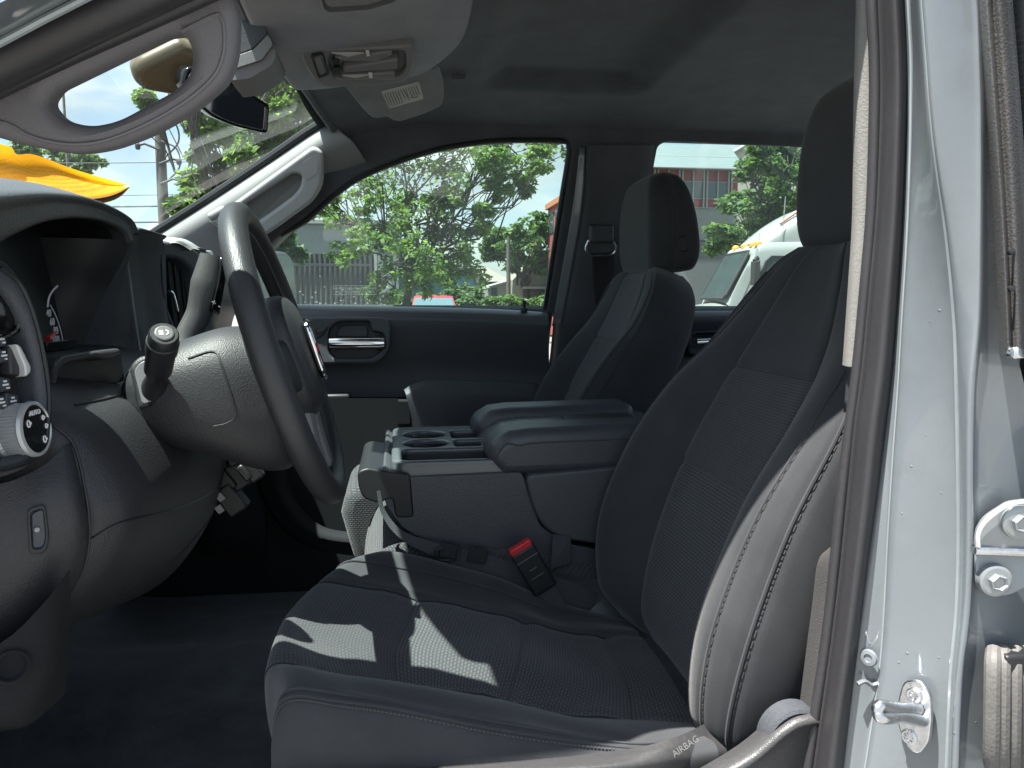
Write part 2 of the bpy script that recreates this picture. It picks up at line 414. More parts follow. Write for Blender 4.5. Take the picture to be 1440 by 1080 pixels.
simple('pink_wall', (.30, .075, .07), .7); simple('orange_eave', (.45, .16, .07), .6); simple('base_grey', (.12, .125, .13), .85)
simple('car_red', (.28, .03, .04), .3, 0, .8, var=.05); simple('car_glass', (.10, .16, .19), .06, var=.1); simple('tyre_black', (.02, .02, .02), .8)
simple('lorry_white', (.30, .31, .305), .35, 0, .5, var=.03); simple('lorry_glass', (.02, .032, .032), .6, var=.5, vs=1.2); simple('amber', (.80, .30, .03), .4); simple('stripe_red', (.5, .12, .09), .5)
simple('page_white', (.62, .62, .60), .7, var=.05); simple('page_grey', (.25, .25, .27), .6)
# ================================================================== THE PICKUP TRUCK
truck = empty('pickup_truck', (.45, .79, 0))
tag(truck, 'blue-grey pickup truck seen through its open driver door, black cloth interior', 'pickup truck')
def sub(name, parent=truck, label=None):
    e = empty(name); wparent(e, parent)
    if label: e['label'] = label
    return e
YC = .79
# ---------------- seats
def seat(y0, dx=0, taper=False, label=None, bx=0):
    st = sub('front_seat', truck, label)
    # backrest: rings from bottom to top; (z, x of the insert, crest half width, bolster rise, outer half width, depth)
    sta = [(.855, .368, .190, .028, .225, .12), (.90, .352, .205, .044, .246, .135), (1.0, .370, .216, .060, .254, .14), (1.12, .412, .213, .056, .254, .14),
           (1.22, .462, .205, .040, .246, .135), (1.30, .505, .195, .018, .238, .125), (1.37, .535, .178, .008, .216, .115), (1.412, .55, .150, .006, .182, .10), (1.432, .565, .105, .006, .135, .075)]
    if taper: sta = sta[:5]+[(1.30, .505, .174, .016, .212, .125), (1.37, .535, .126, .006, .160, .115), (1.412, .552, .090, .004, .116, .10), (1.432, .566, .062, .003, .082, .075)]
    if bx: sta = [(q[0], q[1]+bx)+tuple(q[2:]) for q in sta]
    rows = []
    for z, x, c, bp, ow, th in sta:
        tilt = R(22); nx, nz = math.cos(tilt), -math.sin(tilt)      # direction to the back
        def P(y, d): return V((x+dx+d*nx, y0+y, z+d*nz*.6))
        half = [(0, .004), (.30*c, .003), (.50*c, 0), (.585*c, 0), (.70*c, -bp*.45), (.88*c, -bp*.95), (c, -bp), (min(ow-.010, c+.020), -bp*.72), (min(ow-.002, c+.033), -bp*.1), (ow-.014, th*.5), (ow-.050, th), (.6*ow, th+.012), (0, th+.016)]
        ring = [P(-y, d) for y, d in reversed(half)][:-1]+[P(y, d) for y, d in half][:-1]
        # order: back centre(-) ... front centre ... back(+)
        rows.append(ring)
    n = len(rows[0]); nv = 5; nu = 10
    G = grid(rows, nu, nv, False, True); a, b, _ = G.shape
    def col(ci): return int(round(ci*nv)) % b
    cen = np.array([np.array([x+dx+.10, y0, z-.02]) for z, x, *_ in sta]); cen = cr(cen, nu)
    def crease(G, j, w, d):
        for k in range(-w, w+1):
            jj = (j+k) % b; v = cen-G[:, jj]; v[:, 2] = 0; l = np.linalg.norm(v, axis=1)[:, None]; G[:, jj] += v/l*d*math.exp(-(k/ (w*.5))**2)
    iF = 12                                   # index of the front centre control point
    jl, jr = col(iF-3), col(iF+3)             # insert edges
    for j in (jl, jr): crease(G, j, 2, .005)
    for j in (col(iF-6)-2, col(iF+6)+2): crease(G, j, 1, .0025)
    for j in (col(iF-8)+2, col(iF+8)-2): crease(G, j, 1, .0025)
    lo, hi = min(jl, jr), max(jl, jr)
    zs = cr(np.array([s[0] for s in sta]).reshape(-1, 1), nu)[:, 0]
    i1 = int(np.argmin(abs(zs-1.125))); i2 = int(np.argmin(abs(zs-1.265)))
    for i in (i1, i2):
        for j in range(lo, hi+1): G[i, j, 0] += .004
    mb = MB()
    def mi(u, v):
        i = u*(a-1); j = v*(b-1)
        j = round(j)
        if lo <= j < hi and i <= i2: return 1 if i < i1 else 2
        return 0
    fs = []; ms = []; 
    ulen = np.zeros(a); ulen[1:] = np.cumsum(np.linalg.norm(np.diff(G[:, col(iF)], axis=0), axis=1))
    mid = G[a//3]; vlen = np.zeros(b); vlen[1:] = np.cumsum(np.linalg.norm(np.diff(mid, axis=0), axis=1))
    uv = np.zeros((a, b, 2)); uv[:, :, 0] = vlen[None]; uv[:, :, 1] = ulen[:, None]
    for i in range(a-1):
        for j in range(b):
            fs.append((i*b+j, i*b+(j+1) % b, (i+1)*b+(j+1) % b, (i+1)*b+j)); ms.append((1 if i < i1 else 2 if i < i2 else 3) if lo <= j < hi and i < a-6 else 0)
    fs.append(tuple(range(b-1, -1, -1))); ms.append(0); fs.append(tuple((a-1)*b+j for j in range(b))); ms.append(0)
    mb.add(G.reshape(-1, 3), fs, uv.reshape(-1, 2), ms)
    bk = mb.build('backrest', ['seat_fabric', 'seat_pattern', 'seat_pattern_fine', 'seat_fabric' if taper else 'seat_ribbed'], st, angle=60)
    # stitched piping on both bolsters
    sm = MB()
    for j, s in ((col(iF-6)-2, -1), (col(iF+6)+2, 1), (col(iF-8)+2, -1), (col(iF+8)-2, 1)):
        p = [V(G[i, j])+V((-.001, s*.002, 0)) for i in range(6, a-14)]; tube(sm, p, .0021, 6)
        jj = (j+(1 if j > col(iF) else -1)*(-1 if False else 1)) % b
        q = []
        for i in range(6, a-14): 
            o_ = V(G[i, jj])-V(cen[i]); o_.z = 0; q.append(V(G[i, jj]).lerp(V(G[i, j]), .45)+o_.normalized()*.0012)
        for i in range(len(q)-1):
            n_ = max(1, int((q[i+1]-q[i]).length/.0062))
            for k in range(n_): tube(sm, [q[i].lerp(q[i+1], k/n_), q[i].lerp(q[i+1], (k+.62)/n_)], .0007, 4, mi=1)
    for i in (i1, i2): tube(sm, [V(G[i, j])+V((-.0005, 0, .001)) for j in range(lo, hi+1)], .0012, 5)
    sm.build('piping', ['seat_fabric', 'thread'], st)
    # headrest
    hr = []
    for z, w, f, k in ((1.424, .108, .012, .088), (1.432, .135, .0, .105), (1.47, .150, -.006, .112), (1.54, .149, -.008, .104), (1.60, .138, -.006, .09), (1.638, .120, .002, .072), (1.652, .098, .014, .055)):
        x0 = .588+dx; ring = [(-w, k*.55), (-w, .03), (-w+.022, f+.004), (-w*.5, f), (w*.5, f), (w-.022, f+.004), (w, .03), (w, k*.55), (w-.02, k), (-w+.02, k)]
        hr.append([V((x0+q, y0+p, z)) for p, q in ring])
    Gh = grid(hr, 5, 5, False, True); hb = MB(); aa, bb, _ = Gh.shape
    fs = [(i*bb+j, i*bb+(j+1) % bb, (i+1)*bb+(j+1) % bb, (i+1)*bb+j) for i in range(aa-1) for j in range(bb)]+[tuple(range(bb-1, -1, -1)), tuple((aa-1)*bb+j for j in range(bb))]
    hb.add(Gh.reshape(-1, 3), fs); 
    for s in (-1, 1): tube(hb, [(.63+dx, y0+s*.07, 1.38), (.635+dx, y0+s*.07, 1.44)], .007, 8)
    tube(hb, [V(Gh[i, 4])+V((0, -.001, 0)) for i in range(2, aa-2)], .0016, 5); 
    hb.build('headrest', 'seat_fabric', st, angle=60)
    lathe(MB(), (.655+dx, y0-.1495, 1.485), (0, -1, 0), [(0, .019), (.003, .019), (.004, .016), (.002, .015)], 20).build('release_button', 'dark_plastic', st)
    return st
d_seat = seat(.335, taper=True, label='driver seat with patterned cloth insert, nearest the open door')
p_seat = seat(1.235, dx=-.006, bx=.034, label='passenger seat of black cloth by the far door')
# driver cushion, traced rows from near side to far side
def cushion():
    rows = [
     [(408, 1100, .07), (520, 1120, .07), (700, 1130, .07), (900, 1110, .07), (1010, 1090, .075)],
     [(400, 1040, .066), (520, 1062, .064), (700, 1084, .064), (880, 1085, .066), (1010, 1060, .075)],
     [(402, 985, .076), (500, 992, .074), (690, 1026, .076), (870, 1051, .080), (1005, 1045, .085)],
     [(411, 957, .095), (496, 970, .095), (680, 1003, .098), (860, 1038, .100), (990, 1035, .105)],
     [(402, 938, .13), (496, 951, .13), (678, 980, .135), (812, 1010, .14), (983, 1022, .15)],
     [(388, 930, .18), (490, 952, .19), (678, 975, .205), (802, 1004, .21), (978, 1014, .215)],
     [(398, 885, .26), (480, 905, .27), (690, 925, .29), (815, 958, .30), (950, 965, .31)],
     [(418, 850, .34), (500, 858, .35), (700, 892, .37), (810, 922, .38), (925, 925, .39)],
     [(450, 818, .42), (520, 826, .43), (707, 864, .455), (802, 888, .46), (900, 892, .465)],
     [(470, 802, .46), (535, 806, .475), (700, 842, .495), (790, 870, .505), (892, 883, .505)],
     [(500, 785, .50), (560, 779, .52), (690, 812, .53), (780, 848, .535), (886, 874, .535)],
     [(516, 790, .53), (570, 786, .545), (695, 818, .555), (785, 855, .555), (884, 884, .555)],
     [(512, 840, .545), (572, 845, .555), (700, 880, .565), (785, 915, .565), (884, 940, .565)]]
    P = []
    for r in rows:
        pts = [U(*q) for q in r]; a = pts[0]; up = pts[1]-pts[0]
        P.append([a+V((.055, 0, -.20)), a+V((.004, 0, -.12)), a+V((-.012, 0, -.045))]+pts)
    G = grid(P, 6, 8); a, b, _ = G.shape
    jn = 5*6; jf = 8*6                       # insert edges (row index)
    s1, s2, s3 = 35, 42, 52      # cross seams (column index)
    for i in (jn, jf): G[i, 2*8:, 2] -= .004
    for i in (2*6+2,): G[i, :, 1] += .0025
    for j in (s1, s2, s3):
        G[jn:jf+1, j, 2] -= .005; G[jn:jf+1, j-2, 2] += .0015; G[jn:jf+1, j+2, 2] += .0015
    rw = np.random.RandomState(11)
    G[:, :, 2] += .0016*np.sin(np.arange(a)[:, None]*.55+np.arange(b)[None]*.21)*np.sin(np.arange(b)[None]*.37+1)
    mb = MB(); fs = []; ms = []
    u = np.zeros(a); u[1:] = np.cumsum(np.linalg.norm(np.diff(G[:, b//2], axis=0), axis=1)); v = np.zeros(b); v[1:] = np.cumsum(np.linalg.norm(np.diff(G[a//2], axis=0), axis=1))
    uv = np.zeros((a, b, 2)); uv[:, :, 0] = u[:, None]; uv[:, :, 1] = v[None]
    for i in range(a-1):
        for j in range(b-1):
            fs.append((i*b+j, (i+1)*b+j, (i+1)*b+j+1, i*b+j+1)); ms.append((1 if j >= s1 else 2) if jn <= i < jf else 0)
    mb.add(G.reshape(-1, 3), fs, uv.reshape(-1, 2), ms)
    mb.build('seat_cushion', ['seat_fabric', 'seat_pattern', 'seat_pattern_fine'], d_seat, angle=70)
    sm = MB(); i = 2*6+2
    for ii, dz in ((2*6+3, .001), (2*6+1, -.001)):
        p = [V(G[ii, j])+V((0, -.002, dz)) for j in range(18, b-4)]; tube(sm, p, .0017, 6)
    p = [V(G[2*6, j])+V((0, -.0035, -.001)) for j in range(18, b-4)]
    for k in range(len(p)-1):
        for t in np.arange(0, 1, .25): tube(sm, [p[k].lerp(p[k+1], t), p[k].lerp(p[k+1], t+.14)], .0009, 4, mi=1)
    tube(sm, [V(G[9*6+2, j])+V((0, 0, .001)) for j in range(14, b-10)], .0016, 6)
    tube(sm, [V(G[jn, j])+V((0, 0, .002)) for j in range(20, b-4)], .0012, 5); tube(sm, [V(G[jf, j])+V((0, 0, .002)) for j in range(20, b-4)], .0012, 5)
    for j in (s1, s2, s3): tube(sm, [V(G[i, j])+V((0, 0, .0008)) for i in range(jn, jf+1)], .0011, 5)
    sm.build('piping', ['seat_fabric', 'thread'], d_seat)
    # front lower apron under the cushion
    prism(MB(), [U(411, 1052, .10)+V((.01, 0, 0)), U(430, 1100, .10), U(440, 1180, .10)+V((.02, 0, 0)), U(900, 1180, .10), U(900, 1100, .10)], (0, .44, 0)).build('seat_base', 'seat_fabric', d_seat, bevel=.012)
cushion()
# side shield beside the cushion
def shield():
    def row(l, y): return [U(a, b, y) for a, b in l]
    top = [(380, 1098), (520, 1078), (700, 1066), (860, 1056), (940, 1040), (1000, 1012), (1060, 968), (1130, 940)]
    m1 = [(380, 1106), (520, 1088), (700, 1077), (860, 1068), (950, 1052), (1015, 1026), (1075, 985), (1150, 955)]
    m2 = [(380, 1120), (520, 1100), (700, 1090), (860, 1082), (960, 1072), (1032, 1046), (1090, 1003), (1165, 972)]
    m3 = [(380, 1150), (520, 1130), (700, 1120), (870, 1108), (985, 1092), (1045, 1060), (1100, 1018), (1180, 985)]
    def rowv(l, y0, y1): return [U(a, b, y0 if a < 940 else y0+(y1-y0)*min(1, (a-940)/70)) for a, b in l]
    patch('side_shield', [rowv(top, .075, .135), rowv(m1, .058, .125), rowv(m2, .048, .112), rowv(m3, .056, .108)], 'seat_shield', d_seat, 6, 6)
    t2 = [(900, 1120), (975, 1085), (1040, 1046), (1090, 1005), (1125, 990), (1190, 985)]
    a2 = [(900, 1130), (982, 1093), (1048, 1056), (1096, 1016), (1130, 1000), (1195, 995)]
    b2 = [(900, 1150), (1000, 1105), (1062, 1068), (1104, 1032), (1135, 1017), (1200, 1012)]
    c2 = [(900, 1200), (1020, 1130), (1075, 1082), (1115, 1048), (1145, 1036), (1210, 1030)]
    d2 = [(900, 1260), (1020, 1230), (1090, 1190), (1130, 1150), (1160, 1130), (1215, 1120)]
    patch('recliner_cover', [row(t2, .066), row(a2, .048), row(b2, .036), row(c2, .040), row(d2, .046)], 'seat_shield', d_seat, 6, 6)
    c = U(1122, 1043, .046); lathe(MB(), c, (0, -1, 0), [(-.02, .034), (.001, .034), (.003, .031), (.001, .030), (.0015, 0.001)], 32).build('recliner_cap', 'black_plastic', d_seat)
    text('embossed_word', 'AIRBAG', U(963, 1048, .0535)+V((0, -.002, 0)), (1, 0, .62), (-.35, .5, .8), .0085, 'satin_dark', d_seat, .0004)

shield()
# passenger cushion
boxp = [(-.13, .90), (-.12, .945), (-.07, .965), (.1, .945), (.36, .90), (.40, .80), (.0, .76), (-.1, .78)]
prismo('seat_cushion', [(x, 1.02, z) for x, z in boxp], (0, .44, 0), 'seat_pattern', p_seat, .025, 4)
# ---------------- folding centre seat / console
con = sub('centre_console')
def console():
    yn, yf = .60, .965
    # main body (near side face outline, pixels at yn)
    side = [(538, 655), (560, 672), (735, 664), (742, 690), (760, 740), (800, 765), (868, 778), (868, 802), (820, 800), (700, 780), (600, 762), (566, 742), (545, 715), (536, 690)]
    prismo('body', [U(x, y, yn) for x, y in rpoly(side, 8, 3)], (0, yf-yn, 0), 'console_vinyl', con, .010, 3)
    # storage side bulge below the lid
    bul = [(738, 668), (872, 656), (960, 640), (960, 800), (868, 770), (790, 758), (764, 742), (748, 712)]
    prismo('side_pad', [U(x, y, yn-.012) for x, y in rpoly(bul, 14, 4)], (0, yf-yn+.02, 0), 'console_vinyl', con, .014, 4)
    # front latch nose
    nose = [(502, 664), (516, 658), (548, 664), (577, 668), (582, 728), (556, 728), (552, 700), (530, 708), (510, 700), (504, 685)]
    prismo('nose', [U(x, y, yn-.004) for x, y in rpoly(nose, 6, 3)], (0, .24, 0), 'dark_plastic', con, .006, 3)
    # cup-holder tray: top sheet with openings on the plane z
    z = 1.098
    def plane_poly(l): return [UZ(x, y, z) for x, y in l]
    n = (-.02, 0, 1)
    cx = lambda px, py, r: [tuple(UZ(px, py, z)+V((r*math.cos(t), r*math.sin(t), 0))) for t in np.linspace(0, 2*math.pi, 33)[:-1]]
    x0 = UZ(540, 640, z).x+.012; x1 = UZ(728, 650, z).x-.02
    ya, yb = yn+.012, yf-.01
    def rect(xa, xb, y1, y2, r=.012):
        q = rpoly([(xa, y1), (xb, y1), (xb, y2), (xa, y2)], r, 6); return [(a, b, z) for a, b in q]
    outer = rect(x0, x1+.04, ya, yb, .03)
    def circ(x, y, r): return [(x+r*math.cos(t), y+r*math.sin(t), z) for t in np.linspace(0, 2*math.pi, 41)[:-1]]
    xc = x0+.062
    holes = [rect(x0+.018, x1-.012, ya+.014, ya+.105, .016), circ(xc, ya+.158, .040), circ(xc, ya+.252, .040), rect(xc+.052, x1-.002, ya+.12, ya+.185, .01), rect(xc+.052, x1-.002, ya+.205, ya+.285, .01)]
    plate('tray', outer, holes, (0, 0, z), n, .014, .005, 'console_plastic', con, 4, px=False)
    # skirt that falls from the tray to the body
    mb = MB(); k = len(outer)
    top = [V(p)+V((0, 0, -.004)) for p in outer]; c = sum(top, V())/k
    low = [V((p.x+(p.x-c.x)*.015, p.y+(p.y-c.y)*.02, z-.050)) for p in top]
    vs = top+low; mb.add(vs, [(i, (i+1) % k, k+(i+1) % k, k+i) for i in range(k)]); mb.build('tray_skirt', 'console_plastic', con)
    # wells
    wb = MB()
    for h in holes:
        k = len(h); c = sum((V(p) for p in h), V())/k
        bot = [c+(V(p)-c)*.9+V((0, 0, -.06)) for p in h]; vs = [V(p)+V((0, 0, -.006)) for p in h]+bot
        wb.add(vs, [(i, k+i, k+(i+1) % k, (i+1) % k) for i in range(k)]+[tuple(k+i for i in range(k))])
    wb.build('cup_wells', 'dark_plastic', con)
    for yy in (ya+.158, ya+.252):
        for t in (0, 2.1, 4.2): box(MB(), (xc+.036*math.cos(t), yy+.036*math.sin(t), z-.012), (.014, .012, .01), Matrix.Rotation(t, 3, 'Z')).build('cup_grip', 'rubber', con, bevel=.002)
    # padded lid
    lid = sub('lid', con)
    xl, xr = UZ(690, 640, 1.12).x-.005, .47
    zt = 1.147
    prof = [(xl+.03, 1.065), (xl+.002, 1.105), (xl+.02, 1.128), (xl+.045, zt-.004), (xl+.08, zt), (xr, zt+.004), (xr, 1.068)]
    y1, y2 = yn+.005, yf-.005
    for ya_, yb_, in ((y1, y1+.105), (y2-.105, y2)):
        prismo('lid_pad', [(x, ya_, zz) for x, zz in prof], (0, yb_-ya_, 0), 'console_vinyl', con, .022, 5)
    low = [(x, zz-.018 if zz > 1.09 else zz) for x, zz in prof]; low[0] = (xl+.05, 1.066)
    prismo('lid_slot', [(x+.012, y1+.08, zz) for x, zz in low], (0, y2-y1-.16, 0), 'console_plastic', con, .004)
    bpy.data.objects.remove(lid)
    # slot recess
    boxo('lid_recess', ((xl+.16+xr)/2, (y1+y2)/2, zt-.0165), (xr-xl-.20, y2-y1-.225, .006), 'dark_plastic', con, bevel=.002)
    # trim line under the lid and stitching
    sm = MB(); q = [V((x, y1-.001, zz)) for x, zz in prof[1:6]]
    tube(sm, cr([tuple(p+V((.018, -.0005, -.022 if i > 1 else -.004))) for i, p in enumerate(q)], 6), .0012, 5)
    bl = [U(a, b, yn-.0015) for a, b in ((566, 748), (600, 755), (700, 772), (820, 792))]; bl = cr([tuple(p) for p in bl], 16)
    for i in range(len(bl)-1): tube(sm, [bl[i], V(bl[i]).lerp(V(bl[i+1]), .6)], .0010, 4)
    sm.build('stitching', 'thread_dark', con)
    # webbing tether at the rear
    t = [U(779, 800, yn-.016), U(783, 775, yn-.018), U(790, 752, yn-.016)]
    prism(MB(), [U(778, 752, yn-.017), U(803, 754, yn-.017), U(801, 792, yn-.017), U(775, 800, yn-.03)], (0, .002, 0)).build('tether', 'webbing', con)
console()
# centre cushion below the console
mid = sub('centre_seat_cushion')
rows = []
for y, dz, dxx in ((.585, -.03, .03), (.60, -.004, .006), (.64, .0, 0), (.79, .004, -.004), (.94, 0, 0), (.985, -.006, .006), (1.0, -.03, .03)):
    rows.append([V((x+dxx, y, z+dz)) for x, z in ((-.03, .74), (-.055, .80), (-.066, .86), (-.06, .91), (-.035, .955), (.02, .968), (.15, .955), (.4, .90))])
patch('cushion_top', rows, 'seat_pattern', mid, 4, 5, angle=70)
tubeo('piping', [r[3]+V((-.001, 0, 0)) for r in rows], .0022, 'thread', mid, 6, smooth_n=4)
# ---------------- seat belt stalks and buckle
def belts():
    bk = sub('seat_belt_buckle')
    P = lambda a, b, y: U(a, b, y)
    ax = (P(744, 770, .53)-P(765, 838, .55)); 
    c = P(750, 800, .535); d = (P(732, 772, .535)-P(768, 832, .535)); L = d.length; d.normalize()
    nrm = (CAM-c).normalized(); nrm = (nrm-d*nrm.dot(d)).normalized(); w = d.cross(nrm)
    rot = Matrix((w, nrm, d)).transposed()
    boxo('buckle_case', c, (.041, .02, L*.95), 'dark_plastic', bk, rot, .004)
    boxo('release_button', c+d*L*.5, (.038, .016, .012), 'red_plastic', bk, rot, .002)
    mk = MB()
    box(mk, c+nrm*.0102+d*L*.28, (.038, .0012, .0015), rot); box(mk, c+nrm*.0102-d*L*.12, (.022, .001, .0012), rot)
    box(mk, c+nrm*.0102+d*.004, (.012, .001, .0018), rot); mk.build('case_marks', 'satin_dark', bk)
    tubeo('stalk', [c-d*L*.45, c-d*L*.8+V((.004, 0, -.01)), c-d*L*1.5+V((.02, .01, -.05))], .016, 'webbing', bk, 8, flat=(nrm, .18), smooth_n=5)
    be = sub('centre_seat_belt')
    pts = [U(532, 690, .592), U(540, 722, .588), U(565, 752, .582), U(610, 772, .576), U(660, 788, .574), U(720, 806, .572), U(790, 832, .572), U(836, 850, .58)]
    tubeo('strap', pts, [.003, .004, .006, .011, .015, .018, .020, .020], 'webbing', be, 8, flat=((.1, -.85, .5), .09), smooth_n=8)
    g = U(632, 774, .567); r2 = Matrix.Rotation(R(14), 3, 'Y')
    ad = MB(); box(ad, g, (.03, .008, .022), r2); box(ad, g+V((.014, -.004, -.004)), (.006, .008, .024), r2); box(ad, g+V((.045, -.001, -.010)), (.03, .005, .024), r2)
    tube(ad, [g+V((-.012, -.004, .006)), g+V((-.022, -.008, .004)), g+V((-.018, -.01, -.012)), g+V((0, -.006, -.014))], .0035, 8)
    ad.build('adjuster', 'dark_plastic', be, bevel=.0015)
    # rear anchor strip and cover beside the seats
    patch('anchor_cover', [[U(820, 868, .56), U(850, 840, .57), U(880, 820, .58)], [U(850, 880, .54), U(875, 872, .54), U(905, 868, .56)], [U(880, 915, .53), U(900, 900, .53), U(930, 895, .55)]], 'console_plastic', be, 4, 4)
belts()
# ---------------- steering wheel
sw = sub('steering_wheel')
WC = V((-.133, .34, 1.29)); T = R(17)
wn = V((math.cos(T), .035, math.sin(T))).normalized()       # towards the driver
wu = V((-math.sin(T), 0, math.cos(T))); wu = (wu-wn*wu.dot(wn)).normalized(); wr = wu.cross(wn)
wr = wn.cross(wu)                                          # towards +y side or -y; sign does not matter
if wr.y < 0: wr = -wr
def W(a, b, c=0): return WC+wr*a+wu*b+wn*c                  # wheel frame: across, up, to the driver
rim = []
for k in range(72):
    t = 2*math.pi*k/72; r = .174
    b = r*math.sin(t); b = b*(.985 if b < 0 else 1)
    rim.append(W(r*math.cos(t), b))
rb = MB(); tube(rb, rim, .0157, 16, True); rb.build('rim', 'wheel_leather', sw, angle=80)
tubeo('rim_seam', [W(0.1545*math.cos(t), 0.1545*math.sin(t), .004) for t in np.linspace(0, 2*math.pi, 72)[:-1]], .0013, 'thread_dark', sw, 5, True)
hub = []
for c, s in ((-.035, .75), (-.02, .95), (.004, 1.0), (.018, .94), (.026, .72), (.029, .3)):
    hub.append([W(a*s, b*s-.004, c) for a, b in ((-.078, .045), (-.05, .072), (0, .078), (.05, .072), (.078, .045), (.082, -.01), (.06, -.058), (0, -.072), (-.06, -.058), (-.082, -.01))])
G = grid(hub, 4, 4, False, True); a, b, _ = G.shape
hm = MB(); hm.add(G.reshape(-1, 3), [(i*b+j, i*b+(j+1) % b, (i+1)*b+(j+1) % b, (i+1)*b+j) for i in range(a-1) for j in range(b)]+[tuple((a-1)*b+j for j in range(b))])
hm.build('hub', 'wheel_leather', sw, angle=70)
for s in (-1, 1):
    sp = [[W(s*(.065+.10*t), -.012+h*(1-.25*t), -.004+.016*(1-t)+q) for t in (0, .35, .7, 1)] for h, q in ((.036, -.010), (.030, .003), (-.022, .003), (-.028, -.010))]
    patch('spoke', sp, 'wheel_leather', sw, 3, 4)
    plate_pts = [W(s*x, y, .016-.10*(x-.07)) for x, y in ((.088, .022), (.125, .016), (.128, -.010), (.10, -.024), (.088, -.020))]
    if s > 0: prism(MB(), plate_pts, wn*.003).build('switch_pad', 'piano_black', sw, bevel=.002)
for s in (-.5, .5):
    l = [W(s*.06, -.05, .004), W(s*.075, -.10, .0), W(s*.10, -.15, -.002)]
    tubeo('spoke', l, [.02, .016, .014], 'satin_spoke', sw, 10, flat=(wn, .45))

# badge
bp = [W(x, y, .029) for x, y in ((-.017, .032), (.017, .032), (.021, .010), (.014, -.026), (0, -.038), (-.014, -.026), (-.021, .010))]
bd = sub('badge', sw)
prism(MB(), bp, wn*.005).build('badge_plate', 'piano_black', sw, bevel=.002)
bpy.data.objects.remove(bd)
tubeo('badge_rim', [p+wn*.005 for p in bp], 0.0022, 'chrome', sw, 8, True, smooth_n=4)
text('badge_letters', 'GMC', W(0, .0, .0355), wr, wu, .0150, 'red_mark', sw, .001)
# ---------------- steering column with stalks
cm = sub('steering_column')
sh = []
for x, zt, zb, rw in ((-.31, 1.270, 1.215, .05), (-.295, 1.288, 1.198, .070), (-.265, 1.303, 1.185, .080), (-.23, 1.316, 1.174, .083), (-.195, 1.326, 1.160, .080), (-.165, 1.326, 1.152, .072), (-.14, 1.322, 1.160, .060), (-.132, 1.29, 1.20, .03)):
    zc = (zt+zb)/2; rh = (zt-zb)/2
    sh.append([V((x-.15*rh*math.sin(t), .345+rw*math.copysign(abs(math.cos(t))**.75, math.cos(t)), zc+rh*math.copysign(abs(math.sin(t))**.75, math.sin(t)))) for t in np.linspace(0, 2*math.pi, 19)[:-1]])
G = grid(sh, 6, 4, False, True); a, b, _ = G.shape
m_ = MB(); m_.add(G.reshape(-1, 3), [(i*b+j, i*b+(j+1) % b, (i+1)*b+(j+1) % b, (i+1)*b+j) for i in range(a-1) for j in range(b)]+[tuple((a-1)*b+j for j in range(b))])
m_.build('shroud', 'dash_plastic', cm, angle=60)
SHB = bvh([bpy.data.objects['shroud']])
sm = MB()
for l in ([(264, 504), (300, 494), (312, 515), (328, 566), (331, 586), (318, 596), (300, 600)],):
    p = hits(SHB, l)
    if len(p) > 2: tube(sm, p, .0013, 5)
sm.build('shroud_seams', 'dark_plastic', cm)
# boot plate under the signal stalk
plate('stalk_plate', rpoly([(181, 515, 10), (196, 500, 8), (240, 496, 8), (258, 556, 8), (196, 576, 6)], 8, 4), [], U(220, 540, .272), (.25, -.93, .25), .02, .005, 'dash_plastic', cm)
plate('stalk_recess', rpoly([(188, 520, 8), (200, 507, 8), (236, 503, 8), (250, 552, 6), (200, 569, 6)], 7, 4), [], U(220, 540, .2695), (.25, -.93, .25), .004, .001, 'satin_spoke', cm)
# turn-signal stalk
st = sub('signal_stalk', cm)
ax = (U(230, 472, .205)-U(219, 545, .275)).normalized()
b0 = U(217, 552, .28); tip = U(231, 469, .20); L = (tip-b0).length
ax = (tip-b0).normalized()
m_ = MB(); lathe(m_, b0, ax, [(-.01, .020), (0, .020), (.012, .0145), (.03, .0110), (L-.074, .0110), (L-.066, .0142), (L-.03, .0148), (L-.029, .0160), (L-.014, .0160), (L-.013, .0148), (L-.002, .0144), (L, .0130)], 32)
m_.build('signal_stalk', 'dark_plastic', cm)
bpy.data.objects.remove(st)
lathe(MB(), tip, ax, [(-.001, .0090), (.0012, .0090), (.0018, .0078)], 28).build('stalk_button', 'satin_dark', cm)
xd = ax.cross(V((0, 0, 1))).normalized(); xd = xd if xd.x > 0 else -xd; yd = ax.cross(xd); yd = yd if yd.z > 0 else -yd
ic = MB(); o0 = tip+ax*.0019
for k in range(4): box(ic, o0+xd*-.0032+yd*(.0022-.0015*k), (.0042, .0006, .0008), Matrix((xd, ax, yd)).transposed())
tube(ic, [o0+xd*(.0012+.0026*math.cos(t))+yd*.0026*math.sin(t) for t in np.linspace(-1.57, 1.57, 12)]+[o0+xd*.0012-yd*-.0026], .0006, 5)
ic.build('stalk_icon', 'white_mark', cm)
# gear selector
gl = [U(262, 500, .45), U(262, 478, .46), U(280, 440, .47), U(291, 400, .475), U(300, 360, .48)]
tubeo('gear_lever', gl, [.018, .016, .0165, .021, .017], 'lever_plastic', cm, 14, flat=((.35, -.9, .1), .62), smooth_n=6)
patch('lever_face', [[U(309, 360, .47), U(303, 400, .468), U(294, 436, .466)], [U(318, 362, .485), U(312, 402, .48), U(305, 442, .478)]], 'piano_black', cm, 4, 4, solid=.004)
text('lever_marks', '+ -', U(304, 428, .462), (1, .3, -.6), (.4, 0, 1), .012, 'white_mark', cm)
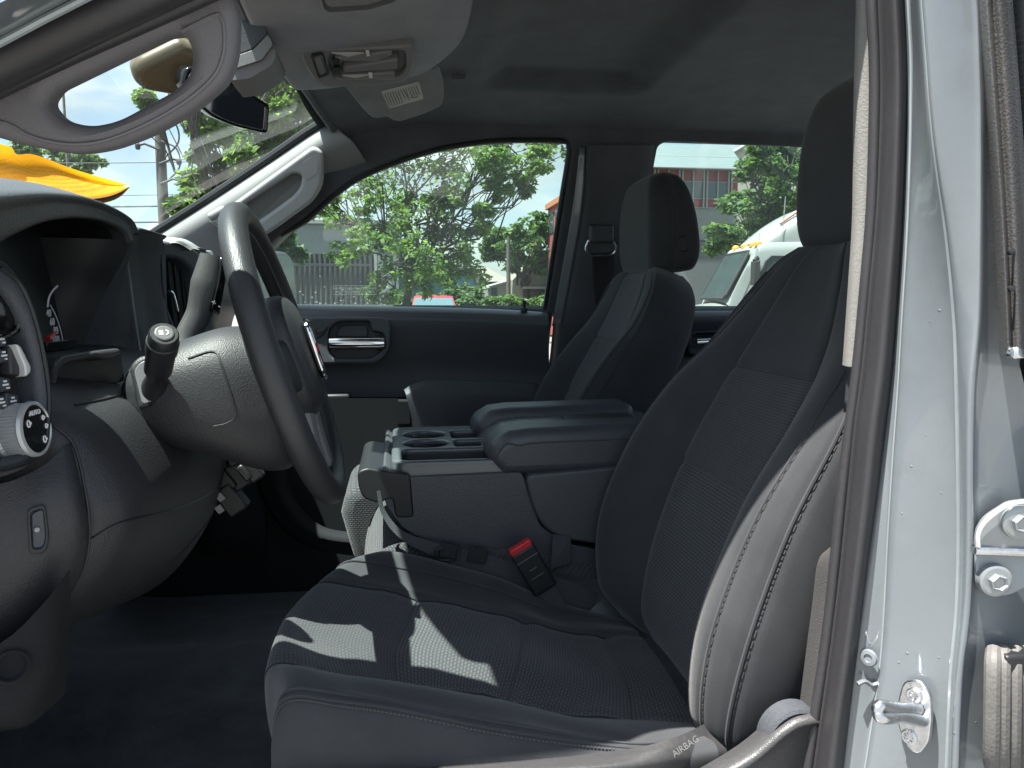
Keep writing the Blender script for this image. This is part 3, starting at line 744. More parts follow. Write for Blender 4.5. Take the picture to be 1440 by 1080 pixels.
# ---------------- dashboard
da = sub('dashboard')
prof = [(-.52, 1.30), (-.41, 1.292), (-.35, 1.278), (-.29, 1.24), (-.258, 1.185), (-.250, 1.13), (-.264, 1.06), (-.305, .985), (-.36, .93), (-.44, .905), (-.55, .90)]
rows = []
for y, dx, k in ((.118, -.12, .50), (.122, -.05, .52), (.132, -.022, .55), (.17, -.004, .62), (.3, 0, .76), (.45, 0, .90), (.56, -.008, 1), (.60, -.03, 1), (.615, -.10, 1)):
    rows.append([V((x+dx, y, z if z > 1.185 else 1.185-(1.185-z)*k)) for x, z in prof])
patch('knee_panel', rows, 'dash_plastic', da, 5, 6, angle=70)
# seams on the knee panel
KB = bvh([bpy.data.objects['knee_panel']])
sm = MB()
for l in ([(75, 598), (103, 625), (118, 680), (126, 745), (118, 800), (90, 850)], [(126, 760), (170, 735), (250, 715), (300, 690), (318, 655)], [(170, 835), (240, 790), (290, 735), (316, 690)], [(105, 570), (160, 558), (225, 535)]):
    p = hits(KB, l, 8)
    if len(p) > 2: tube(sm, p, .0014, 6)
sm.build('panel_seams', 'dark_plastic', da)
# lower closing panel and the driver-side end panel with its release button
patch('lower_panel', [[V((-1.02, y, z+.03)), V((-.75, y, z+.005)), V((-.60, y, z)), V((-.5, y, z)), V((-.42, y, z))] for y, z in ((.05, 1.075), (.16, 1.025), (.3, .98), (.45, .94), (.60, .912))], 'matte_black', da, 4, 4)
ep = [[U(-60, 690, .085), U(-60, 760, .078), U(-60, 830, .074), U(-60, 900, .078), U(-60, 960, .09)],
      [U(10, 678, .092), U(14, 735, .084), U(16, 800, .080), U(10, 870, .086), U(0, 925, .10)],
      [U(60, 655, .105), U(74, 700, .092), U(80, 770, .090), U(70, 840, .10), U(40, 900, .11)],
      [U(98, 622, .130), U(112, 690, .110), U(122, 752, .110), U(108, 815, .12), U(66, 870, .13)],
      [U(102, 622, .17), U(115, 694, .15), U(125, 755, .15), U(111, 820, .16), U(70, 874, .17)]]
patch('end_panel', ep, 'dash_plastic', da, 6, 6, angle=70)
plate('release_pad', rpoly([(44, 722), (62, 715), (66, 755), (62, 770), (46, 772)], 6, 3), [], U(55, 740, .084), (.55, -.8, .1), .004, .0015, 'black_plastic', da)
plate('release_bezel', rpoly([(38, 716), (64, 708), (70, 756), (64, 778), (42, 780)], 8, 3), [rpoly([(43, 721), (61, 714), (65, 755), (61, 771), (46, 773)], 6, 3)], U(55, 740, .0825), (.55, -.8, .1), .003, .001, 'dark_plastic', da)
lathe(MB(), U(52, 745, .081), (.55, -.8, .1), [(0, .0022), (.0008, .002), (.001, .001)], 16).build('release_icon', 'satin_grey', da)

# brow over the gauges
R1 = [(-60, 276, .12), (-10, 269, .20), (30, 267, .27), (72, 268, .35), (112, 274, .44), (148, 287, .52), (176, 304, .565), (187, 322, .58)]
R2 = [(-60, 320, .12), (-10, 305, .19), (30, 295, .26), (72, 288, .34), (114, 290, .435), (149, 299, .515), (178, 313, .56), (188, 330, .575)]
R3 = [(-60, 378, .12), (-10, 346, .19), (25, 327, .25), (66, 311, .33), (110, 306, .425), (145, 311, .505), (172, 324, .55), (182, 342, .565)]
p1 = [U(*q) for q in R1]; p2 = [U(*q) for q in R2]; p3 = [U(*q) for q in R3]
p0 = [p+V((-.10, 0, .012)) for p in p1]; pm = [p+V((-.3, 0, -.05)) for p in p1]
p3b = [p+V((-.02, 0, .002)) for p in p3]; p4 = [p+V((-.09, 0, .004)) for p in p3]; p5 = [p+V((-.16, 0, -.02)) for p in p3]
patch('gauge_brow', [pm, p0, p1, p2, p3, p3b], 'soft_leather', da, 6, 6, angle=75)
patch('gauge_hood', [p3b, p4, p5], 'dark_plastic', da, 4, 6, angle=75)
# cheek to the right of the gauges, and centre stack
c1 = [(184, 338, .57), (172, 368, .572), (152, 404, .572), (132, 445, .565), (120, 480, .56), (114, 510, .555)]
q1 = [U(*q) for q in c1]; q2 = [p+V((-.05, -.03, .0)) for p in q1]; q3 = [p+V((-.16, -.05, 0)) for p in q1]
patch('gauge_cheek', [q1, q2, q3], 'dark_plastic', da, 4, 6)
k0 = q1; k1 = [U(*q) for q in ((188, 338, .575), (180, 370, .59), (166, 410, .59), (158, 445, .59), (155, 480, .59), (155, 515, .585))]
k2 = [U(*q) for q in ((186, 330, .60), (180, 365, .63), (182, 400, .635), (188, 440, .63), (194, 475, .62), (200, 512, .60))]
k3 = [U(*q) for q in ((196, 326, .66), (198, 360, .68), (203, 400, .68), (209, 440, .67), (216, 478, .65), (224, 515, .62))]
k4 = [U(*q) for q in ((228, 334, .72), (226, 360, .72), (227, 400, .72), (231, 440, .71), (238, 475, .70), (246, 515, .68))]
k5 = [p+V((-.12, .03, 0)) for p in k4]
patch('centre_stack', [k0, k1], 'black_plastic', da, 4, 6); patch('stack_cheek', [k1, k2, k3, k4, k5], 'stack_plastic', da, 5, 6, angle=70)
kt = [U(*q) for q in ((188, 322, .58), (196, 320, .66), (230, 330, .72))]
patch('stack_top', [[p+V((-.35, .05, .0)) for p in kt], [p+V((-.08, .02, .004)) for p in kt], kt, [U(188, 338, .575), U(196, 330, .66), U(228, 340, .72)]], 'stack_plastic', da, 5, 5)
tubeo('stack_trim', [U(176, 345, .592)+V((.002, -.002, 0)), U(181, 380, .625), U(189, 440, .625), U(200, 512, .595)], .0016, 'satin_grey', da, 6, smooth_n=6)
# gauges
gb = sub('gauge_cluster')
gx = -.43
def gp(px, py): return UX(px, py, gx)
g0 = [V((gx, .08, 1.20)), V((gx-.03, .74, 1.20)), V((gx-.07, .76, 1.47)), V((gx-.03, .08, 1.47))]
MB().add(g0, [(0, 1, 2, 3)]).build('gauge_face', 'gauge_black', gb)
arc = [gp(*q)+V((.003, 0, 0)) for q in ((67, 429), (73, 440), (78, 452), (82, 465), (84, 475), (85, 482))]
tubeo('dial_scale', arc, .0008, 'white_dim', gb, 5, smooth_n=4)
for s_, q in (('40', (65, 441)), ('60', (70, 453)), ('80', (75, 465)), ('100', (75, 478))): text('dial_number', s_, gp(*q)+V((.003, 0, 0)), (0, 1, 0), (0, 0, 1), .0135, 'white_dim', gb)
tubeo('needle', [gp(60, 477)+V((.006, 0, 0)), gp(73, 466)+V((.006, 0, 0))], [.004, .001], 'red_mark', gb, 6)
tubeo('dial_ring', [gp(*q)+V((.004, 0, 0)) for q in ((62, 432), (64, 418), (70, 408), (76, 402))], .0012, 'white_dim', gb, 5, smooth_n=3)
boxo('odometer', gp(84, 485)+V((.002, 0, 0)), (.004, .09, .012), 'piano_black', gb, bevel=.001)
patch('cluster_floor', [[V((-.52, y, 1.285)), V((-.45, y, 1.287)), V((-.40, y, 1.283))] for y in (.12, .4, .6)], 'dark_plastic', gb, 3, 3)
# tray lip and cubby left of the column
cub = [(78, 512), (92, 500), (136, 493), (170, 489), (174, 497), (152, 506), (136, 503), (98, 510), (84, 522), (78, 540), (72, 540)]
plate('cubby_lip', rpoly(cub, 4, 3), [], U(110, 520, .235), (.9, -.4, .1), .03, .005, 'dash_plastic', da)
plate('cubby_shade', rpoly([(78, 515), (98, 506), (170, 494), (176, 536), (120, 548), (82, 558)], 6, 3), [], U(110, 525, .262), (.9, -.4, .1), .004, .001, 'gauge_black', da)  # flat near-black plate puts the cubby's shade into colour
# ---------------- switch pod at the door end of the dash
pod = sub('switch_pod')
pn = V((.95, -.22, .10)).normalized(); pp = U(30, 520, .112)
bez = rpoly([(-80, 350), (2, 364), (34, 392), (56, 440), (70, 500), (77, 560), (72, 620), (52, 655), (10, 672), (-80, 680)], 26, 4)
inn = rpoly([(-80, 380), (2, 398), (22, 420), (38, 450), (52, 500), (60, 560), (56, 608), (40, 636), (12, 648), (-80, 660)], 20, 4)
plate('pod_bezel', bez, [inn], pp+pn*.010, pn, .055, .009, 'black_plastic', pod, 4)
plate('pod_face', rpoly([(-80, 352), (10, 366), (50, 430), (72, 560), (64, 640), (-80, 676)], 20, 4), [], pp-pn*.012, pn, .006, .001, 'dash_plastic', pod)
tubeo('pod_seam', [UP(a, b, pp+pn*.0105, pn) for a, b in ((0, 376), (28, 400), (48, 446), (62, 505), (69, 562), (64, 614), (48, 644), (12, 659), (-30, 662))], .0022, 'dark_plastic', pod, 6, smooth_n=4)
def onpod(a, b, h=0): return UP(a, b, pp-pn*.010+pn*h, pn)
px_ = pn.cross(V((0, 0, 1))).normalized(); px_ = px_ if px_.y > 0 else -px_; pz_ = pn.cross(px_); pz_ = pz_ if pz_.z > 0 else -pz_
for (a, b, l) in (((0), 477, None), (0, 500, None), (6, 540, None), (0, 565, None), (18, 563, None)):
    q = rpoly([(a-9, b-11), (a+9, b-8), (a+11, b+9), (a-9, b+12)], 3, 2)
    plate('button', q, [], pp-pn*.002, pn, .008, .0015, 'black_plastic', pod)
ic = MB()
for a, b in ((2, 477), (6, 500), (8, 541), (3, 566), (19, 564)):
    c = UP(a, b, pp-pn*.0015, pn); box(ic, c, (.0012, .006, .0016), Matrix((pn, px_, pz_)).transposed()); box(ic, c+pz_*.003, (.0012, .003, .0016), Matrix((pn, px_, pz_)).transposed()); box(ic, c-pz_*.003+px_*.002, (.0012, .003, .0014), Matrix((pn, px_, pz_)).transposed())
ic.build('button_icons', 'white_dim', pod)
plate('dimmer_grip', rpoly([(14, 484), (24, 482), (40, 500), (40, 524), (30, 530), (16, 526)], 4, 3), [], pp+pn*.002, pn, .012, .003, 'rubber', pod)
plate('dimmer_trim', rpoly([(23, 483), (30, 486), (37, 500), (45, 516), (44, 525), (37, 530), (36, 515), (28, 496)], 3, 3), [], pp+pn*.008, pn, .012, .002, 'white_trim', pod)
lathe(MB(), onpod(-2, 432, .004), pn, [(-.02, .026), (.006, .026), (.008, .024), (.006, .022), (.004, .021), (.006, .012), (.006, .001)], 32).build('round_vent', 'piano_black', pod)
tubeo('vent_ring', [onpod(-2, 432, .011)+px_*.0255*math.cos(t)+pz_*.0255*math.sin(t) for t in np.linspace(0, 6.283, 33)[:-1]], .0012, 'chrome', pod, 6, True)
# light knob
kc = onpod(12, 607, .0); kn = V((.985, -.09, .10)).normalized()
m_ = MB(); segs = 96; ax_ = kn; a_ = ax_.orthogonal().normalized(); b_ = ax_.cross(a_)
prf = [(0, .0255, 0), (.003, .0255, 0), (.005, .0238, 1), (.019, .0234, 1), (.021, .0248, 0), (.024, .0240, 0), (.025, .0215, 0), (.0235, .0208, 0)]
vs = []
for d_, r_, w_ in prf:
    for j in range(segs):
        t = 2*math.pi*j/segs; rr = r_-(.0011 if w_ and j % 2 else 0); vs.append(kc+ax_*d_+(a_*math.cos(t)+b_*math.sin(t))*rr)
m_.add(vs, [(i*segs+j, (i+1)*segs+j, (i+1)*segs+(j+1) % segs, i*segs+(j+1) % segs) for i in range(len(prf)-1) for j in range(segs)])
m_.build('light_knob', 'chrome_knob', pod, angle=25)
lathe(MB(), kc+kn*.022, kn, [(-.004, .0212), (.0018, .0208), (.002, .001)], 36).build('knob_face', 'piano_black', pod)
kx = kn.cross(V((0, 0, 1))).normalized(); kx = kx if kx.y > 0 else -kx; kz = kn.cross(kx); kz = kz if kz.z > 0 else -kz; k0_ = kc+kn*.0244
text('knob_word', 'AUTO', k0_+kz*.014+kx*.001, kx, kz, .0062, 'white_dim', pod)
ic = MB()
for u_, v_, s_ in ((-.011, .006, .003), (.012, .008, .002), (.015, .0, .002), (.009, -.011, .003)):
    c = k0_+kx*u_+kz*v_; tube(ic, [c+kx*s_*math.cos(t)*.7+kz*s_*math.sin(t) for t in np.linspace(0, 6.283, 13)[:-1]], .0006, 5, True); box(ic, c+kx*s_*1.2, (.0008, .0008, .002))
ic.build('knob_icons', 'white_dim', pod)
# ---------------- centre air vent
vt = sub('air_vent')
vp = U(262, 410, .76); vn = V((.93, -.36, .05)).normalized()
vo = rpoly([(228, 338), (266, 343), (288, 362), (302, 470), (250, 480), (232, 440)], 12, 4); vi = rpoly([(230, 360), (256, 364), (272, 380), (284, 466), (252, 470), (236, 430)], 8, 4)
plate('vent_frame', vo, [vi], vp, vn, .05, .006, 'black_plastic', vt, 4)
plate('vent_back', [(224, 340), (290, 350), (296, 470), (240, 474)], [], vp-vn*.05, vn, .01, .001, 'dark_plastic', vt)
for x in (238, 247, 256): 
    plate('vent_slat', rpoly([(x-2, 366), (x+3, 368), (x+14, 462), (x+8, 464)], 3, 2), [], vp-vn*.02, vn, .03, .001, 'dark_plastic', vt)
tubeo('vent_tab', [UP(a, b, vp-vn*.002, vn) for a, b in ((237, 410), (242, 412), (246, 424), (249, 438))], .0028, 'chrome', vt, 8, smooth_n=3)
patch('vent_brow', [[U(228, 342, .735), U(250, 342, .74), U(268, 352, .77)], [U(229, 336, .74), U(254, 337, .76), U(274, 350, .82)], [U(230, 333, .78), U(262, 337, .86), U(290, 355, 1.0)]], 'satin_silver', vt, 4, 4)
# far side of the dash
prof2 = [(-.95, 1.42), (-.75, 1.47), (-.55, 1.485), (-.44, 1.475), (-.40, 1.44), (-.395, 1.38), (-.42, 1.30), (-.41, 1.22), (-.42, 1.12), (-.46, 1.02), (-.56, .95), (-.7, .92)]
rows = [[V((x+(.0 if y < 1.4 else -.03), y, z-(0 if y < 1.4 else .02))) for x, z in prof2] for y in (.72, .85, 1.0, 1.2, 1.4, 1.56)]
patch('passenger_dash', rows, 'dash_plastic', da, 4, 5, angle=70)
rows = [[V((x-.02, y, z-.012)) for x, z in prof2[:4]] for y in (.02, .3, .6, .8)]
patch('dash_top', rows, 'dash_smooth', da, 4, 5)
plate('far_vent', rpoly([(272, 352), (300, 352), (304, 380), (276, 384)], 4, 3), [], U(288, 368, 1.15), (1, -.2, .1), .03, .004, 'satin_silver', da)
# relay plug hanging under the column
rl = sub('pedal_switch')
m_ = MB(); c = U(338, 664, .56); r_ = Matrix.Rotation(R(-35), 3, 'Y')
box(m_, c, (.05, .05, .04), r_); box(m_, c+V((-.022, -.02, .0)), (.022, .022, .05), r_); box(m_, c+V((.018, -.022, .012)), (.022, .016, .045), r_); box(m_, c+V((-.01, -.018, -.035)), (.03, .03, .045), r_)
box(m_, c+V((-.004, -.03, .022)), (.012, .014, .012), r_); box(m_, c+V((.012, -.034, .006)), (.012, .006, .026), r_)
m_.build('switch_body', 'dark_plastic', rl, bevel=.003)
m_ = MB(); box(m_, c+V((-.022, -.036, -.028)), (.010, .004, .012), r_); box(m_, c+V((-.024, -.036, -.046)), (.010, .004, .012), r_); m_.build('switch_tabs', 'satin_grey', rl, bevel=.001)
# ---------------- headliner as one moulded sheet
def sst(a, b, x): 
    t = np.clip((x-a)/(b-a), 0, 1); return t*t*(3-2*t)
HDR = lambda y: np.interp(y, [.05, .25, .5, .79, 1.08, 1.3, 1.48], [-.155, -.185, -.215, -.225, -.20, -.175, -.14])
def ceil_z(x, y):
    e = np.abs(y-YC)/.69
    z = 1.862-.062*e**4
    z = z-.045*(1-sst(-.25, .12, x))                          # falls towards the windscreen
    hump = (1-sst(.06, .17, x+.10*((y-.8)/.4)**2))*sst(.38, .50, y)*(1-sst(1.02, 1.12, y)); z = z-.026*hump
    rec = sst(.19, .26, x)*(1-sst(.53, .60, x))*sst(.30, .38, y)*(1-sst(1.18, 1.25, y)); z = z+.032*rec
    
    return z
ny, nx = 110, 130
G = np.zeros((ny, nx, 3))
for i, y in enumerate(np.linspace(.06, 1.50, ny)):
    xs = HDR(y)+(1.45-HDR(y))*np.linspace(0, 1, nx)**1.1
    G[i, :, 0] = xs; G[i, :, 1] = y; G[i, :, 2] = ceil_z(xs, y)
lin = sub('headliner')
grid_mesh(MB(), G).build('ceiling_lining', 'headliner', lin, solid=.012, angle=70)
ys2 = np.linspace(.43, 1.085, 60); xb = .125-.11*(abs(ys2-.76)/.33)**3.0
Gm = np.zeros((60, 50, 3))
for i, y in enumerate(ys2):
    xs = HDR(y)+.004+(max(xb[i], HDR(y)+.02)-HDR(y)-.004)*np.linspace(0, 1, 50); Gm[i, :, 0] = xs; Gm[i, :, 1] = y; Gm[i, :, 2] = ceil_z(xs, y)-.005-.004*np.sin(np.linspace(0, math.pi, 50))**.3
grid_mesh(MB(), Gm).build('overhead_moulding', 'overhead_cloth', lin, solid=-.008, angle=70)
hb = [V((HDR(y)-.004, y, ceil_z(HDR(y), y)+.002)) for y in np.linspace(.06, 1.50, 40)]
tubeo('header_edge', hb, .010, 'headliner', lin, 8)
# clip and visor clip on the lining
c = UZ(645, 106, 1.852); boxo('visor_clip', c-V((0, 0, .004)), (.03, .014, .012), 'headliner', lin, bevel=.003)
# ---------------- overhead lamp console
oc = sub('overhead_console')
cn = V((.05, -.30, -1)).normalized(); cp = UZ(500, 96, 1.775)
ob = rpoly([(419, 66, 4), (470, 71), (583, 65, 10), (584, 90, 14), (572, 116, 14), (500, 123), (456, 122, 8), (440, 112, 8), (428, 92)], 6, 4)
io = rpoly([(464, 74), (570, 71, 8), (572, 100, 10), (560, 112), (470, 112), (462, 96)], 6, 4)
plate('lamp_bezel', ob, [io], cp+cn*.004, cn, .03, .005, 'console_trim', oc, 4)
plate('lamp_bed', ob, [], cp-cn*.012, cn, .004, .001, 'console_trim', oc)
for l in ([(470, 82), (520, 77), (552, 73), (552, 78), (530, 88), (472, 86)], [(482, 96), (560, 84), (560, 98), (484, 103)], [(478, 108), (556, 103), (556, 110), (486, 114)]):
    plate('lamp_cover', rpoly(l, 3, 3), [], cp+cn*.006, cn, .018, .004, 'console_trim', oc)
for l in ([(466, 75), (512, 75), (490, 80)], [(482, 107), (520, 106), (500, 110)]): plate('lamp_lens', l, [], cp+cn*.0075, cn, .003, .0005, 'label_white', oc)
for l in ([(514, 73), (519, 73), (520, 79), (516, 80)], [(518, 104), (523, 104), (524, 110), (519, 110)]): plate('lamp_tab', l, [], cp+cn*.010, cn, .004, .0008, 'white_mark', oc)
plate('switch_frame', rpoly([(436, 78), (454, 74), (464, 106), (448, 112)], 4, 3), [rpoly([(440, 82), (453, 78), (460, 104), (449, 108)], 3, 3)], cp+cn*.007, cn, .008, .002, 'dark_plastic', oc)
plate('switch_button', rpoly([(441, 83), (452, 80), (459, 103), (450, 107)], 3, 3), [], cp+cn*.006, cn, .008, .002, 'console_trim', oc)
for q in ((471, 88), (472, 100)): plate('lamp_button', rpoly([(q[0]-3, q[1]-4), (q[0]+7, q[1]-4), (q[0]+7, q[1]+3), (q[0]-3, q[1]+3)], 2, 2), [], cp+cn*.008, cn, .008, .001, 'dark_plastic', oc)
# front bin of the console at the picture's top edge
bp_ = UZ(490, 10, 1.772)
plate('front_bin', rpoly([(440, -30), (452, 14), (462, 20), (520, 16), (560, 4), (570, -30)], 6, 3), [rpoly([(450, -30), (458, 8), (466, 12), (516, 9), (552, -2), (556, -30)], 5, 3)], bp_, cn, .014, .004, 'console_trim', oc)
# ---------------- passenger sun visor
vs_ = sub('sun_visor')
vn_ = V((.18, -.42, -1)).normalized(); vp_ = UZ(560, 145, 1.80)
vo = rpoly([(470, 105), (618, 95, 4), (625, 120), (624, 148, 8), (600, 160, 10), (563, 172, 10), (552, 170), (545, 165), (525, 168, 6), (514, 158)], 6, 4)
plate('visor_panel', vo, [], vp_, vn_, .018, .006, 'visor_cloth', vs_, 4)
plate('warning_label', rpoly([(536, 129), (589, 115), (596, 139), (547, 153)], 2, 2), [], vp_+vn_*.0012, vn_, .0018, .0003, 'label_white', vs_)
ib = MB()
def lb(a, b): return UP(a, b, vp_+vn_*.0016, vn_)
for k in range(13):
    f = k/12; a = lb(541+f*44, 132-f*12); b = lb(541+f*44+7-(1.5 if k > 7 else 0), 132-f*12+(18 if k not in (6, 7) else 12)-(5 if k > 8 else 0))
    tube(ib, [a, b], .0007, 4)
tube(ib, [lb(577, 138), lb(588, 136)], .0009, 4)
ib.build('label_print', 'ink', vs_)
tubeo('visor_rod', [UZ(505, 120, 1.81), UZ(495, 112, 1.815), UZ(482, 108, 1.815)], .008, 'console_trim', vs_, 8)
# unseen near sun visor, added and tilted to shade the driver cushion
shade_visor = sub('sun_visor')
patch('visor_panel', [[V((-.175, .15, 1.800)), V((-.198, .30, 1.802)), V((-.212, .44, 1.802)), V((-.216, .52, 1.802))], [V((-.195, .15, 1.788)), V((-.230, .28, 1.784)), V((-.242, .42, 1.784)), V((-.240, .52, 1.786))], [V((-.208, .16, 1.778)), V((-.250, .30, 1.770)), V((-.260, .42, 1.770)), V((-.255, .52, 1.772))]], 'visor_cloth', shade_visor, 4, 4, solid=.014)
# ---------------- passenger side of the cab: one trimmed side wall with two window openings
sn = V((0, -1, -.30)).normalized(); sp0 = U(600, 433, 1.585)
def onside(a, b, h=0): return UP(a, b, sp0+sn*h, sn)
w1 = rpoly([(330, 434), (338, 390), (395, 330), (430, 307), (455, 283), (500, 250), (560, 224), (625, 204), (700, 194), (796, 194, 12), (804, 210, 8), (792, 290), (768, 436, 3)], 16, 4)
w2 = rpoly([(905, 436), (912, 330), (920, 236), (926, 205, 8), (940, 199, 8), (1118, 207), (1190, 212), (1210, 436)], 10, 4)
wall = [(300, 444), (318, 384), (385, 312), (446, 238), (490, 186), (560, 158), (690, 156), (1260, 158), (1290, 444)]
body = sub('cab_body')
plate('side_trim', rpoly(wall, 20, 4), [w1, w2], sp0, sn, .05, .010, 'side_trim_cloth', body, 4)
tubeo('door_seal', [onside(a, b, -.012) for a, b in ((395, 330), (430, 310), (457, 286), (500, 253), (560, 227), (625, 208), (700, 198), (790, 198), (800, 206), (799, 225), (787, 300), (766, 440))], .0085, 'dark_plastic', body, 8, smooth_n=5)
# door frame behind the glass on the right and the bright painted flange
patch('window_post', [[onside(a, b, -.03) for a, b in ((806, 200), (794, 290), (768, 438))], [onside(a, b, -.015) for a, b in ((820, 204), (806, 290), (782, 446))]], 'dark_plastic', body, 4, 6, solid=.01)
patch('painted_flange', [[onside(a, b, .004) for a, b in ((816, 206), (804, 300), (776, 458))], [onside(a, b, .010) for a, b in ((823, 208), (818, 300), (790, 456))]], 'blue_grey_paint', body, 4, 6, solid=.006)
patch('pillar_trim', [[onside(a, b, .012) for a, b in ((824, 205), (818, 300), (788, 460))], [onside(a, b, .03) for a, b in ((838, 204), (832, 300), (806, 462))], [onside(a, b, .035) for a, b in ((905, 204), (896, 300), (890, 462))], [onside(a, b, .012) for a, b in ((921, 204), (914, 300), (908, 462))]], 'side_trim_cloth', body, 5, 6)
# passenger shoulder belt guide
pb = sub('shoulder_belt')
g = onside(845, 335, .05); boxo('guide_cover', g+V((0, 0, .012)), (.07, .03, .05), 'black_plastic', pb, bevel=.008)
tubeo('guide_loop', [onside(a, b, .065) for a, b in ((828, 338), (824, 350), (832, 359), (846, 359), (860, 358), (866, 350), (862, 340))], .0035, 'zinc', pb, 8, smooth_n=4)
patch('belt_strap', [[onside(832, 356, .06), onside(836, 420, .055), onside(846, 480, .05)], [onside(862, 354, .06), onside(868, 420, .05), onside(880, 480, .05)]], 'webbing_dark', pb, 3, 4, solid=.002)
# glass
def pane(name, loop, mat, h, parent):
    ps = [onside(a, b, h) for a, b in loop]; return prism(MB(), ps, sn*-.004).build(name, mat, parent, smooth=False)
pd = sub('passenger_door')
pane('window_glass', rpoly([(330, 446), (336, 385), (395, 320), (452, 276), (500, 240), (560, 214), (625, 196), (700, 188), (806, 190), (770, 446)], 8, 3), 'side_glass', -.035, pd)
rd = sub('rear_door')
pane('window_glass', [(900, 446), (905, 300), (915, 195), (1200, 200), (1220, 446)], 'side_glass', -.035, rd)
# etched warning on the window
e0 = onside(499, 408, -.0335); ex = (onside(520, 408, -.0335)-onside(480, 408, -.0335)).normalized(); ey = V((0, 0, 1))
etc_ = MB()
for s_, z_ in (('USE BELTS. INFLATABLE RESTRAINT', .0045), ('SIDE IMPACT AIR BAG EQUIPPED', -.0045)): 
    join_into(etc_, text('etched_words', s_, e0+ey*z_, ex, ey, .0075, 'window_etch', None, .0003))
fr = [(469, 402), (529, 402), (529, 414), (469, 414)]
tube(etc_, [onside(a, b, -.0335) for a, b in fr], .0005, 4, True)
etc_.build('window_etching', 'window_etch', pd)
# bead of drops along the bottom of the window
db = MB(); rr = random.Random(3)
for k in range(46):
    a = rr.uniform(420, 520); b = 432-abs(rr.gauss(0, 22)); q = onside(a, b, -.0335); s_ = rr.choice((.0012, .0016, .002, .0028))
    lathe(db, q, sn, [(0, s_), (s_*.4, s_*.7), (s_*.5, .0001)], 7)
for a in (450, 471, 500, 517): lathe(db, onside(a, 427, -.0335), sn, [(0, .003), (.0015, .002), (.002, .0001)], 8)
db.build('water_spots', 'window_etch', pd)
# ---------------- passenger door panel
yd = 1.585
def drow(l, y): return [U(a, b, y) for a, b in l]
sill = [(360, 429), (430, 431), (600, 434), (700, 437), (768, 441)]
rows = [[p+V((0, .05, -.004)) for p in drow(sill, yd)], [p+V((0, .0, .003)) for p in drow(sill, yd)],
        [p+V((0, -.03, -.010)) for p in drow(sill, yd)], [p+V((0, -.040, -.035)) for p in drow(sill, yd)],
        drow([(360, 470), (430, 472), (600, 478), (700, 480), (772, 482)], 1.555), drow([(360, 520), (430, 520), (600, 520), (700, 522), (772, 525)], 1.575),
        drow([(360, 560), (430, 560), (600, 560), (700, 562), (770, 565)], 1.565), drow([(360, 650), (430, 650), (600, 650), (700, 650), (770, 650)], 1.57), drow([(360, 900), (430, 900), (600, 900), (700, 900), (770, 900)], 1.59)]
patch('sill_sheen', [[p+V((0, -.0015, .0015)) for p in r] for r in rows[:4]], 'sill_sheen_plastic', pd, 5, 6, angle=70)  # overlay strip with the sky's sheen on the sill put into its colour
patch('door_panel', rows, 'black_plastic', pd, 5, 6, angle=70)
# sculpted bay around the handle
hn = V((0, -1, .08)).normalized(); hp = U(505, 478, 1.525)
bay = rpoly([(430, 452, 8), (440, 446, 6), (540, 446, 10), (550, 456, 8), (549, 492, 12), (532, 511, 10), (448, 512), (420, 500)], 8, 4)
bi = rpoly([(462, 462, 8), (476, 452, 8), (520, 452, 4), (522, 466), (540, 468, 8), (543, 486, 8), (524, 504, 8), (468, 504, 6), (462, 494)], 6, 4)
plate('handle_bezel', bay, [bi], hp+V((0, -.012, 0)), hn, .05, .006, 'black_plastic', pd, 4)
plate('handle_bay', bay, [], hp+V((0, .02, 0)), hn, .006, .001, 'dark_plastic', pd)
plate('handle_pocket', rpoly([(478, 458), (517, 456), (518, 474), (472, 474)], 6, 3), [], hp+V((0, .012, 0)), hn, .008, .003, 'black_plastic', pd)
m_ = MB(); a_ = U(463, 482, 1.505); b_ = U(540, 482, 1.505)
tube(m_, [a_.lerp(b_, t) for t in np.linspace(0, 1, 9)], [.0125, .0135, .0135, .0135, .0135, .0135, .0135, .014, .012], 14, flat=((0, -1, .1), .6)); m_.build('door_handle', 'chrome', pd)
plate('handle_ring', rpoly([(524, 472), (546, 472), (548, 492), (524, 492)], 9, 4), [], hp+V((0, -.006, 0)), hn, .02, .004, 'dark_plastic', pd)
plate('lock_switch', rpoly([(444, 462), (462, 458), (456, 470), (446, 476), (440, 474)], 3, 3), [], hp+V((0, -.016, 0)), hn, .01, .002, 'dark_plastic', pd)
plate('lock_button', rpoly([(447, 463), (460, 460), (455, 467), (445, 468)], 2, 2), [], hp+V((0, -.020, 0)), hn, .01, .002, 'black_plastic', pd)
# arm rest and map-pocket ledge
arm = [[(568, 548), (590, 536), (640, 535), (740, 538), (756, 541)], [(570, 552), (592, 541), (640, 542), (738, 548), (757, 550)], [(572, 560), (590, 556), (640, 556), (738, 560), (757, 562)], [(580, 600), (600, 600), (640, 602), (738, 604), (757, 604)], [(580, 680), (600, 680), (640, 680), (738, 680), (757, 680)]]
rows = [drow(arm[0], 1.575), [p+V((0, 0, 0)) for p in drow(arm[0], 1.50)], drow(arm[1], 1.485), drow(arm[2], 1.475), drow(arm[3], 1.48), drow(arm[4], 1.50)]
patch('arm_rest', rows, 'black_plastic', pd, 5, 5, angle=60)
patch('arm_rest_end', [[U(757, 541, 1.575), U(757, 604, 1.58), U(757, 680, 1.58)], [U(757, 541, 1.50), U(757, 604, 1.48), U(757, 680, 1.5)]], 'black_plastic', pd, 3, 3)
prismo('pocket_ledge', [U(a, b, 1.49) for a, b in rpoly([(380, 563), (578, 563), (579, 598), (380, 598)], 3, 2)], (0, .09, 0), 'matte_black', pd, .006)
